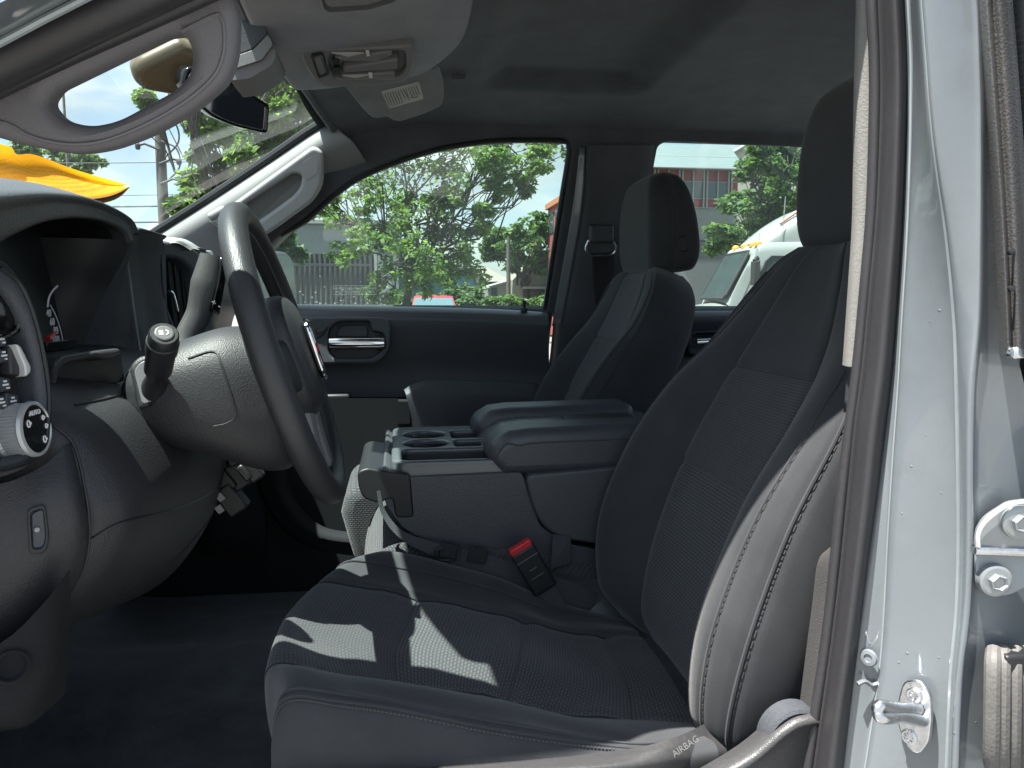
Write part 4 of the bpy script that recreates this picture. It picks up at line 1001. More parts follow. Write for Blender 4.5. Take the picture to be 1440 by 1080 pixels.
boxo('pull_cup', U(470, 558, 1.535), (.09, .05, .02), 'dark_plastic', pd, bevel=.008)
lathe(MB(), onside(737, 433, .015), (0, 0, 1), [(-.01, .010), (.0, .010), (.002, .005), (.012, .0055), (.020, .006), (.022, .004)], 16).build('lock_knob', 'dark_plastic', pd)
# lower part of the rear door
rows = [drow([(880, 444), (1000, 437), (1060, 437), (1200, 438)], y) if False else [U(a, b, y)+V((0, 0, dz)) for a, b in ((880, 438), (1000, 437), (1060, 437), (1300, 437))] for y, dz in ((1.64, 0), (1.585, 0), (1.56, -.01), (1.55, -.03), (1.57, -.09), (1.56, -.2), (1.58, -.6))]
patch('door_panel', rows, 'black_plastic', rd, 5, 5, angle=70)
m_ = MB(); a_ = U(980, 481, 1.52); b_ = U(1022, 479, 1.52); tube(m_, [a_, a_.lerp(b_, .5), b_], .0085, 12, flat=((0, -1, .1), .6)); m_.build('door_handle', 'chrome', rd)
plate('handle_bezel', rpoly([(968, 466), (1050, 462), (1050, 500), (968, 500)], 8, 3), [rpoly([(974, 470), (1046, 467), (1046, 494), (974, 494)], 6, 3)], U(1010, 480, 1.535), hn, .04, .004, 'dark_plastic', rd)
boxo('rear_ledge', U(1010, 560, 1.53), (.6, .08, .05), 'black_plastic', rd, bevel=.01)
# lower pillar cover between the doors
patch('pillar_base', [[onside(a, b, .015) for a, b in ((778, 455), (768, 560), (760, 700))], [onside(a, b, .04) for a, b in ((800, 455), (792, 560), (785, 700))], [onside(a, b, .04) for a, b in ((905, 455), (905, 560), (905, 700))]], 'black_plastic', body, 4, 4)
patch('sill_edge', [[onside(a, b, .0) for a, b in ((768, 440), (758, 540), (752, 620))], [onside(a, b, .012) for a, b in ((777, 442), (766, 545), (760, 620))]], 'rubber', body, 4, 4, solid=.01)
boxo('belt_anchor', U(778, 545, 1.535), (.016, .02, .03), 'zinc', pb, bevel=.004)
# ---------------- windscreen pillar of the far side with its grab handle
ap = sub('pillar_with_handle')
tp = [(205, 345), (232, 327), (300, 284), (380, 231), (440, 190), (472, 172)]
r0 = [U(a, b, y) for (a, b), y in zip(tp, (1.56, 1.55, 1.52, 1.49, 1.455, 1.43))]
r1 = [U(a, b, y) for (a, b), y in zip([(215, 352), (246, 334), (312, 293), (392, 238), (448, 200), (478, 184)], (1.545, 1.53, 1.50, 1.465, 1.43, 1.41))]
r2 = [U(a, b, y) for (a, b), y in zip([(240, 375), (275, 345), (345, 298), (425, 240), (470, 212), (498, 202)], (1.545, 1.53, 1.50, 1.465, 1.43, 1.41))]
r3 = [U(a, b, y) for (a, b), y in zip([(290, 420), (335, 375), (400, 318), (450, 272), (490, 243), (515, 228)], (1.57, 1.56, 1.54, 1.52, 1.49, 1.47))]
r4 = [U(a, b, y) for (a, b), y in zip([(310, 440), (345, 395), (405, 333), (440, 300), (497, 252), (522, 236)], (1.60, 1.60, 1.58, 1.57, 1.54, 1.51))]
r00 = [p+V((-.01, .03, .02)) for p in r0]
patch('pillar_skin', [r00, r0, r1, r2, r3, r4], 'far_trim', ap, 5, 6, angle=60)
tubeo('glass_gasket', [p+V((-.012, .012, .012)) for p in r0], .012, 'dark_plastic', ap, 8, smooth_n=5)
gn = (r1[3]-r1[2]).cross(r2[2]-r1[2]).normalized(); gpn = gn if gn.dot(CAM-r1[2]) > 0 else -gn
g0_ = U(380, 265, 1.455)
go = rpoly([(292, 312, 4), (440, 205, 10), (455, 214, 8), (453, 262, 12), (440, 284, 10), (388, 322, 14), (340, 352), (318, 330)], 8, 5)
gi = rpoly([(344, 288, 4), (412, 244, 8), (424, 246, 8), (423, 262, 10), (412, 276, 10), (374, 304), (352, 318), (340, 305)], 8, 4)
plate('grab_handle', go, [gi], g0_, gpn, .045, .010, 'light_trim', ap, 5)
plate('handle_slot_back', rpoly([(330, 290), (420, 235), (432, 250), (428, 272), (360, 325), (335, 320)], 6, 3), [], g0_-gpn*.034, gpn, .01, .002, 'far_trim', ap)  # backing plate behind the handle slot, in the pillar's own trim
plate('handle_cap', rpoly([(424, 230), (436, 221), (448, 226), (447, 244), (430, 255), (424, 246)], 3, 3), [], g0_+gpn*.0012, gpn, .003, .0008, 'light_trim', ap)
boxo('tweeter_foot', U(306, 300, 1.49), (.05, .03, .02), 'light_trim', ap, Matrix.Rotation(R(-30), 3, 'Y'), .008)
# ---------------- mirror and camera housing
mr = sub('rear_view_mirror')
mn = V((.62, -.72, -.28)).normalized(); mp_ = U(300, 130, .80)
mo = rpoly([(262, 92, 14), (300, 100, 10), (322, 112, 6), (380, 148, 5), (377, 188, 4), (330, 178, 16), (300, 165), (275, 145), (255, 118)], 8, 4)
mi_ = rpoly([(268, 98, 12), (300, 105, 10), (322, 117, 6), (376, 150, 4), (373, 184, 4), (331, 174, 14), (302, 161), (280, 143), (262, 118)], 8, 4)
plate('mirror_rim', mo, [mi_], mp_+mn*.004, mn, .03, .004, 'piano_black', mr, 4)
plate('mirror_face', mi_, [], mp_-mn*.002, mn, .004, .0005, 'mirror', mr)
plate('mirror_shell', rpoly([(184, 96, 8), (196, 84, 8), (252, 56, 8), (300, 78), (322, 112), (290, 150), (255, 138), (206, 130), (190, 118)], 12, 5), [], U(240, 100, .80), V((.35, -.8, -.5)), .05, .018, 'shell_bounce', mr, 5)
tubeo('mirror_stem', [U(300, 95, .82), U(318, 82, .82), U(340, 60, .80)], .012, 'dark_plastic', mr, 10)
bb_ = MB()
for q in ((197, 112), (199, 117), (203, 123)): box(bb_, U(q[0], q[1], .765), (.006, .004, .003))
bb_.build('mirror_buttons', 'dark_plastic', mr)
ch = sub('camera_housing')
prismo('housing_upper', [U(a, b, .66) for a, b in rpoly([(333, 22), (352, 6), (366, 20), (376, 48), (356, 68), (334, 76)], 5, 3)], (0, .10, 0), 'black_plastic', ch, .008)
prismo('housing_band', [U(a, b, .645) for a, b in rpoly([(328, 80), (356, 70), (377, 48), (384, 62), (368, 84), (326, 98)], 4, 3)], (0, .11, 0), 'console_trim', ch, .006)
prismo('housing_foot', [U(a, b, .65) for a, b in rpoly([(324, 99), (368, 86), (385, 64), (389, 78), (382, 92), (352, 110), (322, 114)], 4, 3)], (0, .10, 0), 'grey_trim', ch, .006)
# ---------------- near windscreen pillar: trim, grab handle, seal, painted skin
npil = sub('pillar_with_handle')
nn = V((.06, -1, -.12)).normalized(); n0 = U(180, 120, .06)
ho = rpoly([(-70, 175, 10), (0, 195), (40, 206, 20), (100, 216, 30), (150, 209, 30), (210, 187, 40), (270, 153, 40), (318, 112, 20), (331, 75, 16), (334, 15, 20), (318, -30), (430, -120), (300, -130), (-70, 60)], 14, 6)
hi_ = rpoly([(60, 142, 10), (74, 122, 8), (232, 45, 8), (256, 42, 8), (270, 72, 16), (264, 106, 18), (240, 127, 14), (162, 169, 20), (122, 177, 22), (80, 166, 14)], 8, 5)
plate('grab_handle', ho, [hi_], n0, nn, .040, .012, 'grey_trim', npil, 6)
hl = [(-60, 158), (8, 173), (40, 190), (75, 200), (110, 203), (150, 197), (205, 175), (262, 142), (300, 108), (314, 76), (315, 40), (310, 24), (300, 22), (255, 44)]
tubeo('handle_crease', [UP(a, b, n0, nn) for a, b in hl], .0016, 'grey_trim', npil, 6, smooth_n=6)
npf = sub('near_door_opening')
def nrow(l, y): return [U(a, b, y) for a, b in l]
patch('painted_skin', [nrow([(-120, 60), (0, 4), (60, -26), (160, -75)], -.10), nrow([(-120, 90), (0, 30), (60, -2), (160, -52)], -.075), nrow([(-120, 108), (0, 50), (60, 18), (160, -34)], -.05), nrow([(-120, 116), (0, 58), (62, 26), (170, -30)], -.03)], 'blue_grey_paint', npf, 5, 5)
tubeo('skin_glint', nrow([(-120, 118), (0, 60), (62, 27), (115, 0), (170, -28)], -.045), .0028, 'highlight_paint', npf, 8)  # painted highlight along the skin's edge
tubeo('opening_seal', nrow([(-120, 140), (0, 84), (100, 36), (180, 0), (260, -38)], -.005), .0165, 'rubber', npf, 12, smooth_n=4)
tubeo('opening_seal', nrow([(-120, 168), (0, 110), (100, 60), (205, 10), (280, -25)], .02), .009, 'rubber', npf, 12, smooth_n=4)
tubeo('opening_seal', nrow([(-120, 184), (0, 124), (100, 77), (220, 24), (300, -12), (380, -50)], .032), .007, 'rubber', npf, 12, smooth_n=4)
def nrw(l): return [U(a, b, y) for a, b, y in l]
patch('pillar_core', [nrw([(-420, 262, -.03), (-120, 118, -.03), (0, 60, -.03), (62, 27, -.03), (170, -28, -.03), (330, -110, -.03), (470, -170, -.02), (620, -215, .03), (900, -240, .04), (1230, -170, .04)]),  # pillar with unseen rail body, shaped to shade the dash and cushion
    nrw([(-420, 290, .012), (-120, 150, .012), (0, 96, .012), (100, 45, .012), (220, -12, .012), (370, -90, .012), (490, -140, .02), (630, -175, .045), (900, -200, .05), (1230, -130, .05)]),
    nrw([(-420, 330, .045), (-120, 192, .045), (0, 132, .045), (100, 86, .045), (230, 30, .045), (390, -50, .045), (500, -105, .05), (640, -145, .06), (900, -165, .065), (1230, -95, .06)]),
    nrw([(-420, 390, .15), (-160, 250, .15), (-40, 188, .15), (60, 131, .15), (230, 42, .15), (400, -35, .12), (520, -80, .09), (650, -120, .09), (900, -140, .09), (1230, -70, .085)])], 'dark_plastic', npf, 5, 5, solid=.004)
patch('painted_skin', [nrow([(-420, 200), (-120, 60)], -.10), nrow([(-420, 235), (-120, 90)], -.075), nrow([(-420, 260), (-120, 112)], -.032)], 'blue_grey_paint', npf, 4, 4)
# ---------------- B pillar: trim strip, seal, painted jamb
def vcol(l, y, ): return [U(a, b, y) for a, b in l]
bpil = sub('door_pillar')
L0 = [(1207, -80), (1206, 0), (1205, 60), (1203, 150), (1201, 300), (1195, 400), (1187, 514)]
L1 = [(1216, -80), (1217, 0), (1221, 60), (1222, 150), (1217, 290), (1208, 400), (1199, 516)]
patch('pillar_cover', [[p+V((.10, .06, 0)) for p in vcol(L0, .075)], [p+V((.012, .012, 0)) for p in vcol(L0, .075)], vcol(L0, .07), vcol(L1, .058), [p+V((.02, .0, 0)) for p in vcol(L1, .055)]], 'pillar_plastic', bpil, 4, 6, angle=50)
patch('cover_end', [[U(1187, 514, .07), U(1199, 516, .058)], [U(1190, 530, .075), U(1201, 534, .062)], [U(1186, 580, .08), U(1193, 580, .07)]], 'black_plastic', bpil, 3, 3, solid=.01)
# lower trim
patch('sill_trim', [vcol([(1166, 770), (1150, 790), (1142, 850), (1128, 960), (1112, 1100), (1105, 1180)], .07), vcol([(1172, 768), (1166, 790), (1160, 850), (1146, 960), (1132, 1100), (1126, 1180)], .052), vcol([(1180, 760), (1176, 790), (1170, 850), (1156, 960), (1140, 1100), (1134, 1180)], .056)], 'sill_plastic', bpil, 4, 5)
S1 = [(1226, -80), (1227, 0), (1231, 80), (1231, 160), (1227, 290), (1218, 400), (1207, 515), (1196, 600), (1184, 700), (1174, 800), (1163, 900), (1148, 1000), (1134, 1100), (1124, 1180)]
tubeo('pillar_seal', vcol(S1, .042), .0058, 'rubber', bpil, 12, smooth_n=4)
SL = [(1238, -80), (1240, 0), (1243, 80), (1243, 160), (1238, 290), (1228, 400), (1217, 515), (1206, 600), (1196, 700), (1186, 800), (1174, 900), (1160, 1000), (1146, 1100), (1136, 1180)]
SR = [(1271, -80), (1273, 0), (1277, 80), (1277, 160), (1272, 300), (1265, 410), (1257, 515), (1246, 600), (1235, 690), (1222, 780), (1208, 890), (1194, 1000), (1183, 1100), (1174, 1180)]
mid_ = [((a[0]+b[0])/2, (a[1]+b[1])/2) for a, b in zip(SL, SR)]
patch('pillar_seal', [[p+V((.012, .012, 0)) for p in vcol(SL, .036)], vcol(SL, .030), vcol([(a[0]*.72+b[0]*.28, a[1]) for a, b in zip(SL, SR)], .014), vcol(mid_, .007), vcol([(a[0]*.25+b[0]*.75, a[1]) for a, b in zip(SL, SR)], .006), vcol(SR, .014), [p+V((.012, .004, 0)) for p in vcol(SR, .022)]], 'rubber', bpil, 4, 5, angle=70)
tubeo('seal_rib', vcol([(a[0]-2, a[1]) for a in SL], .030), .0022, 'rubber', bpil, 6, smooth_n=3)
ys = [-80, 0, 80, 150, 220, 330, 450, 540, 650, 760, 860, 950, 1080, 1180]
A = [(np.interp(y, [q[1] for q in SR], [q[0] for q in SR])-3, y) for y in ys]
A2 = [(a[0]+w, a[1]) for a, w in zip(A, (6, 6, 6, 6, 7, 8, 9, 12, 18, 26, 34, 38, 34, 32))]
CR = list(zip((1290, 1297, 1303, 1308, 1315, 1330, 1341, 1344, 1346, 1347, 1344, 1336, 1330, 1326), ys))
OUT = list(zip((1366, 1373, 1376, 1378, 1378, 1378, 1376, 1368, 1366, 1366, 1362, 1352, 1346, 1342), ys))
OUT2 = list(zip((1392, 1396, 1402, 1406, 1409, 1412, 1416, 1440, 1452, 1460, 1460, 1460, 1460, 1460), ys))
rowsJ = [[p+V((.015, .012, 0)) for p in vcol(A, .026)], vcol(A, .018), vcol(A2, .006), vcol([(a[0]+3, a[1]) for a in A2], -.004),
         vcol([(a[0]*.65+c[0]*.35, a[1]) for a, c in zip(A2, CR)], -.020), vcol([(c[0]-6, c[1]) for c in CR], -.045), vcol([(c[0]+1, c[1]) for c in CR], -.050),
         vcol([(c[0]+5, c[1]) for c in CR], -.058), vcol([(o[0]-8, o[1]) for o in OUT], -.070), vcol([(o[0]+2, o[1]) for o in OUT], -.073), vcol([(o[0]+12, o[1]) for o in OUT], -.068), vcol(OUT2, -.060)]
jamb = patch('painted_jamb', rowsJ, 'blue_grey_paint', bpil, 5, 5, angle=60)
tubeo('jamb_crease_glint', vcol([(c[0]+2, c[1]) for c in CR], -.0515), .0022, 'highlight_paint', bpil, 6, smooth_n=4)  # painted highlight along the jamb crease; the next tube lights its inner edge
tubeo('jamb_edge_glint', [p+V((0, -.0005, 0)) for p in vcol([(a[0]+1, a[1]) for a in A2], .003)], .0016, 'highlight_paint', bpil, 6, smooth_n=4)
# small sealant dab and recessed screw beside the striker
lathe(MB(), U(1222, 925, .006), (-.8, -.55, .1), [(0, .008), (.002, .007), (.0025, .004), (.001, .0035)], 18).build('jamb_screw', 'blue_grey_paint', bpil)
tubeo('sealant_dab', [U(a, b, .003) for a, b in ((1206, 962), (1216, 958), (1226, 964), (1238, 960), (1244, 966))], .0022, 'blue_grey_paint', bpil, 6, smooth_n=3)
# striker
sk = sub('door_striker')
jn = V((-.86, -.48, .05)).normalized(); jp = U(1284, 1008, -.034)
so = rpoly([(1270, 957, 12), (1292, 955, 12), (1308, 975), (1310, 1010), (1306, 1045), (1292, 1062, 10), (1276, 1054, 8), (1262, 1020), (1262, 985)], 10, 4)
plate('striker_plate', so, [], jp+jn*.003, jn, .005, .0015, 'zinc', sk)
jx = jn.cross(V((0, 0, 1))).normalized()
for q in ((1286, 978), (1279, 1036)):
    c = UP(q[0], q[1], jp+jn*.003, jn); m_ = MB(); lathe(m_, c, jn, [(0, .0068), (.0015, .0068), (.0025, .0058), (.0025, .0042), (.001, .0036), (.001, .0004)], 24)
    for k in range(6): 
        t = k*math.pi/3; lathe(m_, c+jn*.001+(jx*math.cos(t)+V((0, 0, 1))*math.sin(t))*.0034, jn, [(0, .0011), (.0016, .0009)], 6)
    m_.build('striker_screw', 'zinc', sk)
s0 = UP(1290, 996, jp+jn*.004, jn); s1 = UP(1296, 1014, jp+jn*.004, jn); e = U(1234, 1000, -.062)
tubeo('striker_loop', [s0, s0.lerp(e, .45)+V((0, 0, .001)), e+V((.004, .002, .0035)), e+V((0, 0, -.001)), e+V((.004, -.002, -.0055)), s1.lerp(e, .45), s1], [.0058, .0052, .0050, .0050, .0050, .0052, .0060], 'zinc', sk, 12, smooth_n=6)
# rear door hinge
hg = sub('door_hinge')
gn_ = V((-.18, -1, 0)).normalized(); gq = U(1410, 740, -.072)
pts = [(1371, 772, 6), (1374, 748, 12), (1386, 728, 10), (1420, 706, 8), (1470, 700), (1470, 776)]
plate('hinge_leaf', rpoly(pts, 6, 4), [], gq+gn_*.008, gn_, .006, .0018, 'leaf_paint', hg)
plate('hinge_leaf', rpoly([(1371, 776), (1470, 778), (1470, 815), (1420, 838), (1396, 840, 14), (1374, 828, 12)], 8, 4), [], gq+gn_*.005, gn_, .006, .0018, 'leaf_dark', hg)
tubeo('leaf_edge', [UP(a, b, gq+gn_*.012, gn_) for a, b in ((1376, 769), (1376, 750), (1388, 731), (1421, 709), (1465, 704))], .0017, 'white_trim', hg, 6, smooth_n=4)
tubeo('hinge_pin', [UP(1370, 774, gq+gn_*.010, gn_), UP(1470, 778, gq+gn_*.010, gn_)], .0035, 'zinc', hg, 10)
for q, r_ in (((1432, 734), .0105), ((1399, 816), .010)):
    c = UP(q[0], q[1], gq+gn_*.009, gn_); m_ = MB(); lathe(m_, c, gn_, [(-.004, r_*1.35), (.002, r_*1.3), (.0028, r_*1.1)], 28); lathe(m_, c, gn_, [(0, r_*.72), (.007, r_*.70), (.008, r_*.6), (.006, r_*.45), (.006, .0003)], 6); m_.build('hinge_bolt', 'leaf_paint', hg, angle=25)
# cable boot in the door gap
cb = sub('cable_boot')
for k, x in enumerate((1402, 1416, 1432, 1450)):
    tubeo('boot_fold', [U(x-4, 915, -.075), U(x-6, 935, -.085), U(x-7, 1000, -.088), U(x-8, 1065, -.085), U(x-6, 1080, -.075)], .0062, 'boot_rubber', cb, 10, smooth_n=4)
boxo('boot_clip', U(1425, 925, -.08), (.03, .02, .014), 'dark_plastic', cb, bevel=.003)
# rear door edge with its own weatherstrip
ne = sub('rear_door_edge')
Q0 = [(1379, -80), (1381, 0), (1393, 150), (1404, 300), (1411, 430), (1414, 500)]
Q1 = [(1392, -80), (1396, 0), (1406, 150), (1416, 300), (1422, 430), (1424, 500)]
Q2 = [(1408, -80), (1414, 0), (1427, 150), (1436, 300), (1440, 430), (1442, 500)]
patch('edge_strip', [[p+V((.01, .02, 0)) for p in vcol(Q0, -.075)], vcol(Q0, -.085), vcol([(a[0]*.5+b[0]*.5, a[1]) for a, b in zip(Q0, Q1)], -.094), vcol(Q1, -.088), vcol([(a[0]*.5+b[0]*.5, a[1]) for a, b in zip(Q1, Q2)], -.096), vcol(Q2, -.09), [p+V((.02, .01, 0)) for p in vcol(Q2, -.085)]], 'strip_rubber', ne, 4, 6, angle=70)
patch('strip_foot', [[U(1414, 488, -.09), U(1432, 488, -.098), U(1450, 488, -.092)], [U(1413, 500, -.092), U(1432, 503, -.1), U(1450, 503, -.094)]], 'zinc', ne, 3, 3, solid=.006)
m_ = MB()
for q in ((1423, 354), (1423, 406)): lathe(m_, U(q[0], q[1], -.0945), (-.3, -1, 0), [(-.002, .0026), (.001, .0022), (.0014, .0003)], 12)
m_.build('strip_pins', 'dark_plastic', ne)
patch('door_frame', [vcol([(1416, -80), (1424, 0), (1436, 150), (1446, 300), (1460, 520)], -.088), vcol([(1560, -80), (1560, 0), (1560, 150), (1560, 300), (1580, 520)], -.09)], 'dark_gloss', ne, 4, 6, solid=.02)
# rear door outer skin, beyond the gap
patch('door_skin', [[V((.56, -.07, 1.27)), V((1.0, -.075, 1.28)), V((1.5, -.07, 1.29))], [V((.555, -.115, 1.2)), V((1.0, -.12, 1.2)), V((1.5, -.115, 1.2))], [V((.555, -.13, .95)), V((1.0, -.135, .95)), V((1.5, -.13, .95))], [V((.56, -.11, .55)), V((1.0, -.115, .55)), V((1.5, -.11, .55))]], 'blue_grey_paint', ne, 5, 5, solid=.03)
# inside of the near rear door, closed behind the front seats
patch('inner_panel', [[V((x, -.03, z)) for x in (.53, 1.0, 1.48)] for z in (.55, .95, 1.31)], 'black_plastic', ne, 4, 4, solid=.03)
patch('window_glass', [[V((x, -.045+.0*z, z)) for x in (.56, 1.0, 1.46)] for z in (1.30, 1.55, 1.80)], 'dark_glass', ne, 3, 3)
patch('pillar_inner', [[V((x, .085, z)) for x in (.47, .62)] for z in (.62, 1.2, 1.86)], 'side_trim_cloth', bpil, 3, 4, solid=.05)
# ---------------- floor, firewall, rocker, roof skin
fl = sub('floor')
def fz(x, y): return .635+.05*math.exp(-((y-YC)/.22)**2)+.30*max(0, (-x-.62))**1.3+.06*max(0, .1-y)
rows = [[V((x, y, fz(x, y))) for x in (-1.15, -.95, -.8, -.62, -.4, 0, .6, 1.4)] for y in (.0, .06, .2, .4, .58, .68, .79, .9, 1.0, 1.2, 1.4, 1.6)]
patch('carpet', rows, 'carpet', fl, 4, 4, angle=80)
patch('firewall', [[V((-1.0, y, .62)), V((-.98, y, 1.0)), V((-.9, y, 1.42))] for y in (0, .8, 1.6)], 'dark_plastic', fl, 3, 3)
# kick panel beside the driver's feet
patch('kick_panel', [[U(-80, 930, .04), U(0, 905, .05), U(60, 850, .06), U(98, 800, .07)], [U(-80, 1000, .045), U(0, 980, .055), U(70, 940, .075), U(100, 900, .12)], [U(-80, 1030, .055), U(0, 1019, .065), U(42, 1010, .08), U(92, 968, .13)], [U(-80, 1050, .10), U(0, 1030, .12), U(44, 1018, .13), U(94, 974, .16)]], 'matte_black', fl, 4, 4)
lathe(MB(), U(16, 938, .050), (.5, -.85, .1), [(-.02, .014), (.001, .014), (.002, .012), (-.004, .010), (-.006, .001)], 24).build('drain_plug', 'matte_black', fl)
patch('footwell_shade', [[U(150, 560, 1.32), U(260, 560, 1.30), U(400, 560, 1.29), U(560, 560, 1.28)], [U(150, 760, 1.32), U(260, 760, 1.30), U(400, 760, 1.29), U(560, 760, 1.28)], [U(150, 872, 1.31), U(260, 874, 1.29), U(400, 876, 1.28), U(560, 878, 1.27)]], 'matte_black', fl, 4, 5)  # dark sheet added to give the far footwell its shade
# tunnel side and far footwell trim
patch('tunnel_trim', [[U(370, 620, 1.25), U(380, 690, 1.25), U(420, 745, 1.22), U(480, 765, 1.18), U(540, 768, 1.15)], [U(400, 620, 1.2), U(410, 690, 1.2), U(445, 735, 1.18), U(490, 748, 1.15), U(540, 748, 1.12)]], 'matte_black', fl, 4, 5, solid=.03)
patch('access_cover', [[U(282, 660, 1.24), U(352, 660, 1.24), U(372, 668, 1.24)], [U(282, 780, 1.24), U(352, 788, 1.24), U(372, 788, 1.24)]], 'matte_black', fl, 3, 3, solid=.02)
patch('far_sill', [[V((-.9, 1.50, .70)), V((0, 1.50, .70)), V((.5, 1.5, .70))], [V((-.9, 1.58, .72)), V((0, 1.58, .72)), V((.5, 1.58, .72))]], 'console_plastic', fl, 3, 3, solid=.03)
rf = sub('roof')
rx = np.linspace(0, 1, 24); G = np.zeros((20, 24, 3))
for i, y in enumerate(np.linspace(ROOF_Y, 1.58, 20)):
    x0 = HDR(min(max(y, .05), 1.48))-.03; xs = x0+(1.55-x0)*rx; G[i, :, 0] = xs; G[i, :, 1] = y
    e = abs(y-YC)/.79; G[i, :, 2] = 1.925-.075*e**6-.05*(1-sst(x0, x0+.35, xs))
grid_mesh(MB(), G).build('roof_skin', 'blue_grey_paint', rf, solid=.008, angle=70)
patch('roof_rail', [[V((x+.0, ROOF_Y, 1.855-(.03 if x < 0 else 0))) for x in (-.16, .1, .5, 1.0, 1.5)], [V((x, ROOF_Y+.03, 1.80-(.03 if x < 0 else 0))) for x in (-.16, .1, .5, 1.0, 1.5)], [V((x, .08, 1.795-(.03 if x < 0 else 0))) for x in (-.16, .1, .5, 1.0, 1.5)]], 'rubber', rf, 3, 4, solid=.01)
patch('far_rail', [[V((x, 1.47, 1.79)) for x in (-.15, .3, 1.5)], [V((x, 1.58, 1.84)) for x in (-.15, .3, 1.5)]], 'blue_grey_paint', rf, 3, 3, solid=.01)
patch('rear_wall', [[V((1.48, y, z)) for z in (.6, 1.2, 1.4)] for y in (.0, .8, 1.6)], 'headliner', rf, 3, 3, solid=.02)
# windscreen glass
wg = []
for y in np.linspace(.03, 1.55, 9):
    f = abs(y-YC)/.76
    wg.append([V((HDR(np.clip(y, .05, 1.48))-.02+.02*f, y, 1.835-.02*f*f)), V((-.55+.05*f*f, y, 1.665-.02*f*f)), V((-1.05+.12*f*f, y, 1.375-.02*f*f))])
patch('windscreen', wg, 'windshield_glass', truck, 3, 4)
fy = np.linspace(1.02, 1.52, 9)
def wpt(y, k): f = abs(y-YC)/.76; a = V((HDR(np.clip(y, .05, 1.48))-.02+.02*f, y, 1.835-.02*f*f)); b = V((-.55+.05*f*f, y, 1.665-.02*f*f)); return a.lerp(b, k)+V((0, 0, -.006))
patch('glass_border', [[wpt(y, -.02) for y in fy], [wpt(y, .05+.09*max(0, (y-1.2)/.3)) for y in fy]], 'matte_black', truck, 3, 3, solid=.002)
# rocker, fender and bonnet so the cab is a truck from the side as well
ex = sub('outer_body')
patch('rocker', [[V((x, -.02, .62)) for x in (-.95, 0, .55)], [V((x, -.09, .60)) for x in (-.95, 0, .55)], [V((x, -.11, .45)) for x in (-.95, 0, .55)], [V((x, -.02, .40)) for x in (-.95, 0, .55)]], 'blue_grey_paint', ex, 4, 3)
patch('hinge_pillar', [[V((-.40, .02, .60)), V((-.42, .02, .95)), V((-.47, .02, 1.30)), V((-.52, .02, 1.50))], [V((-.46, -.035, .58)), V((-.48, -.04, .95)), V((-.53, -.04, 1.30)), V((-.58, -.03, 1.48))], [V((-.62, -.05, .56)), V((-.66, -.055, .95)), V((-.74, -.055, 1.28)), V((-.84, -.04, 1.40))], [V((-1.06, -.06, .52)), V((-1.06, -.065, .95)), V((-1.06, -.065, 1.25)), V((-1.10, -.05, 1.34))]], 'blue_grey_paint', ex, 5, 5, solid=.01)
patch('dash_end', [[V((-.36, .07, .66)), V((-.37, .07, .95)), V((-.40, .07, 1.30)), V((-.46, .07, 1.46))], [V((-.60, .05, .66)), V((-.60, .05, .95)), V((-.64, .05, 1.30)), V((-.72, .05, 1.44))], [V((-1.05, .05, .66)), V((-1.05, .05, .95)), V((-1.05, .05, 1.25)), V((-1.08, .05, 1.36))]], 'matte_black', da, 4, 4, solid=.02)
patch('cowl', [[V((-1.04, y, 1.345)) for y in (-.02, .4, .79, 1.2, 1.58)], [V((-1.0, y, 1.36)) for y in (-.02, .4, .79, 1.2, 1.58)], [V((-.90, y, 1.38)) for y in (-.02, .4, .79, 1.2, 1.58)]], 'matte_black', ex, 3, 4, solid=.03)
patch('bonnet', [[V((-2.6, y, 1.12-.03*abs(y-YC))), V((-2.3, y, 1.27-.04*abs(y-YC))), V((-1.5, y, 1.33-.05*abs(y-YC))), V((-1.03, y, 1.36-.05*abs(y-YC)))] for y in (-.1, .2, .79, 1.38, 1.68)], 'blue_grey_paint', ex, 4, 4, solid=.02)
for y, s in ((-.13, 1), (1.71, -1)):
    prism(MB(), [(-1.02, y, 1.28), (-1.02, y, .5), (-1.25, y, .5), (-1.35, y, .85), (-1.75, y, 1.0), (-2.15, y, .85), (-2.25, y, .5), (-2.65, y, .55), (-2.6, y, 1.15), (-1.6, y, 1.30)], (0, .05*s, 0)).build('fender', 'blue_grey_paint', ex, bevel=.02)
    for x in (-1.75, 2.05):
        w = MB(); lathe(w, (x, y+.02*s, .40), (0, s, 0), [(0, .2), (0, .36), (.03, .40), (.2, .40), (.24, .36)], 36); w.build('tyre', 'rubber', ex)
        w = MB(); lathe(w, (x, y+.015*s, .40), (0, s, 0), [(.01, .03), (.0, .05), (.03, .17), (.0, .215), (.02, .22)], 36); w.build('rim', 'zinc', ex)
prism(MB(), [(1.58, -.1, .55), (1.58, -.1, 1.30), (3.2, -.1, 1.32), (3.25, -.1, .7), (2.55, -.1, .65), (2.4, -.1, .9), (2.05, -.1, 1.0), (1.7, -.1, .9), (1.6, -.1, .55)], (0, 1.78, 0)).build('cargo_bed', 'blue_grey_paint', ex, bevel=.03)
# passenger door mirror outside
om = sub('door_mirror')
plate('mirror_shell', rpoly([(352, 352, 8), (408, 353, 12), (418, 366, 8), (421, 425, 10), (360, 430)], 8, 4), [], U(390, 390, 1.80), V((.75, -.6, 0)), .10, .03, 'rubber', om, 4)
plate('mirror_face', rpoly([(358, 360), (404, 359), (413, 370), (416, 418), (364, 424)], 7, 4), [], U(390, 390, 1.80)+V((.75, -.6, 0)).normalized()*.002, V((.75, -.6, 0)), .003, .0005, 'dimmed_mirror', om)
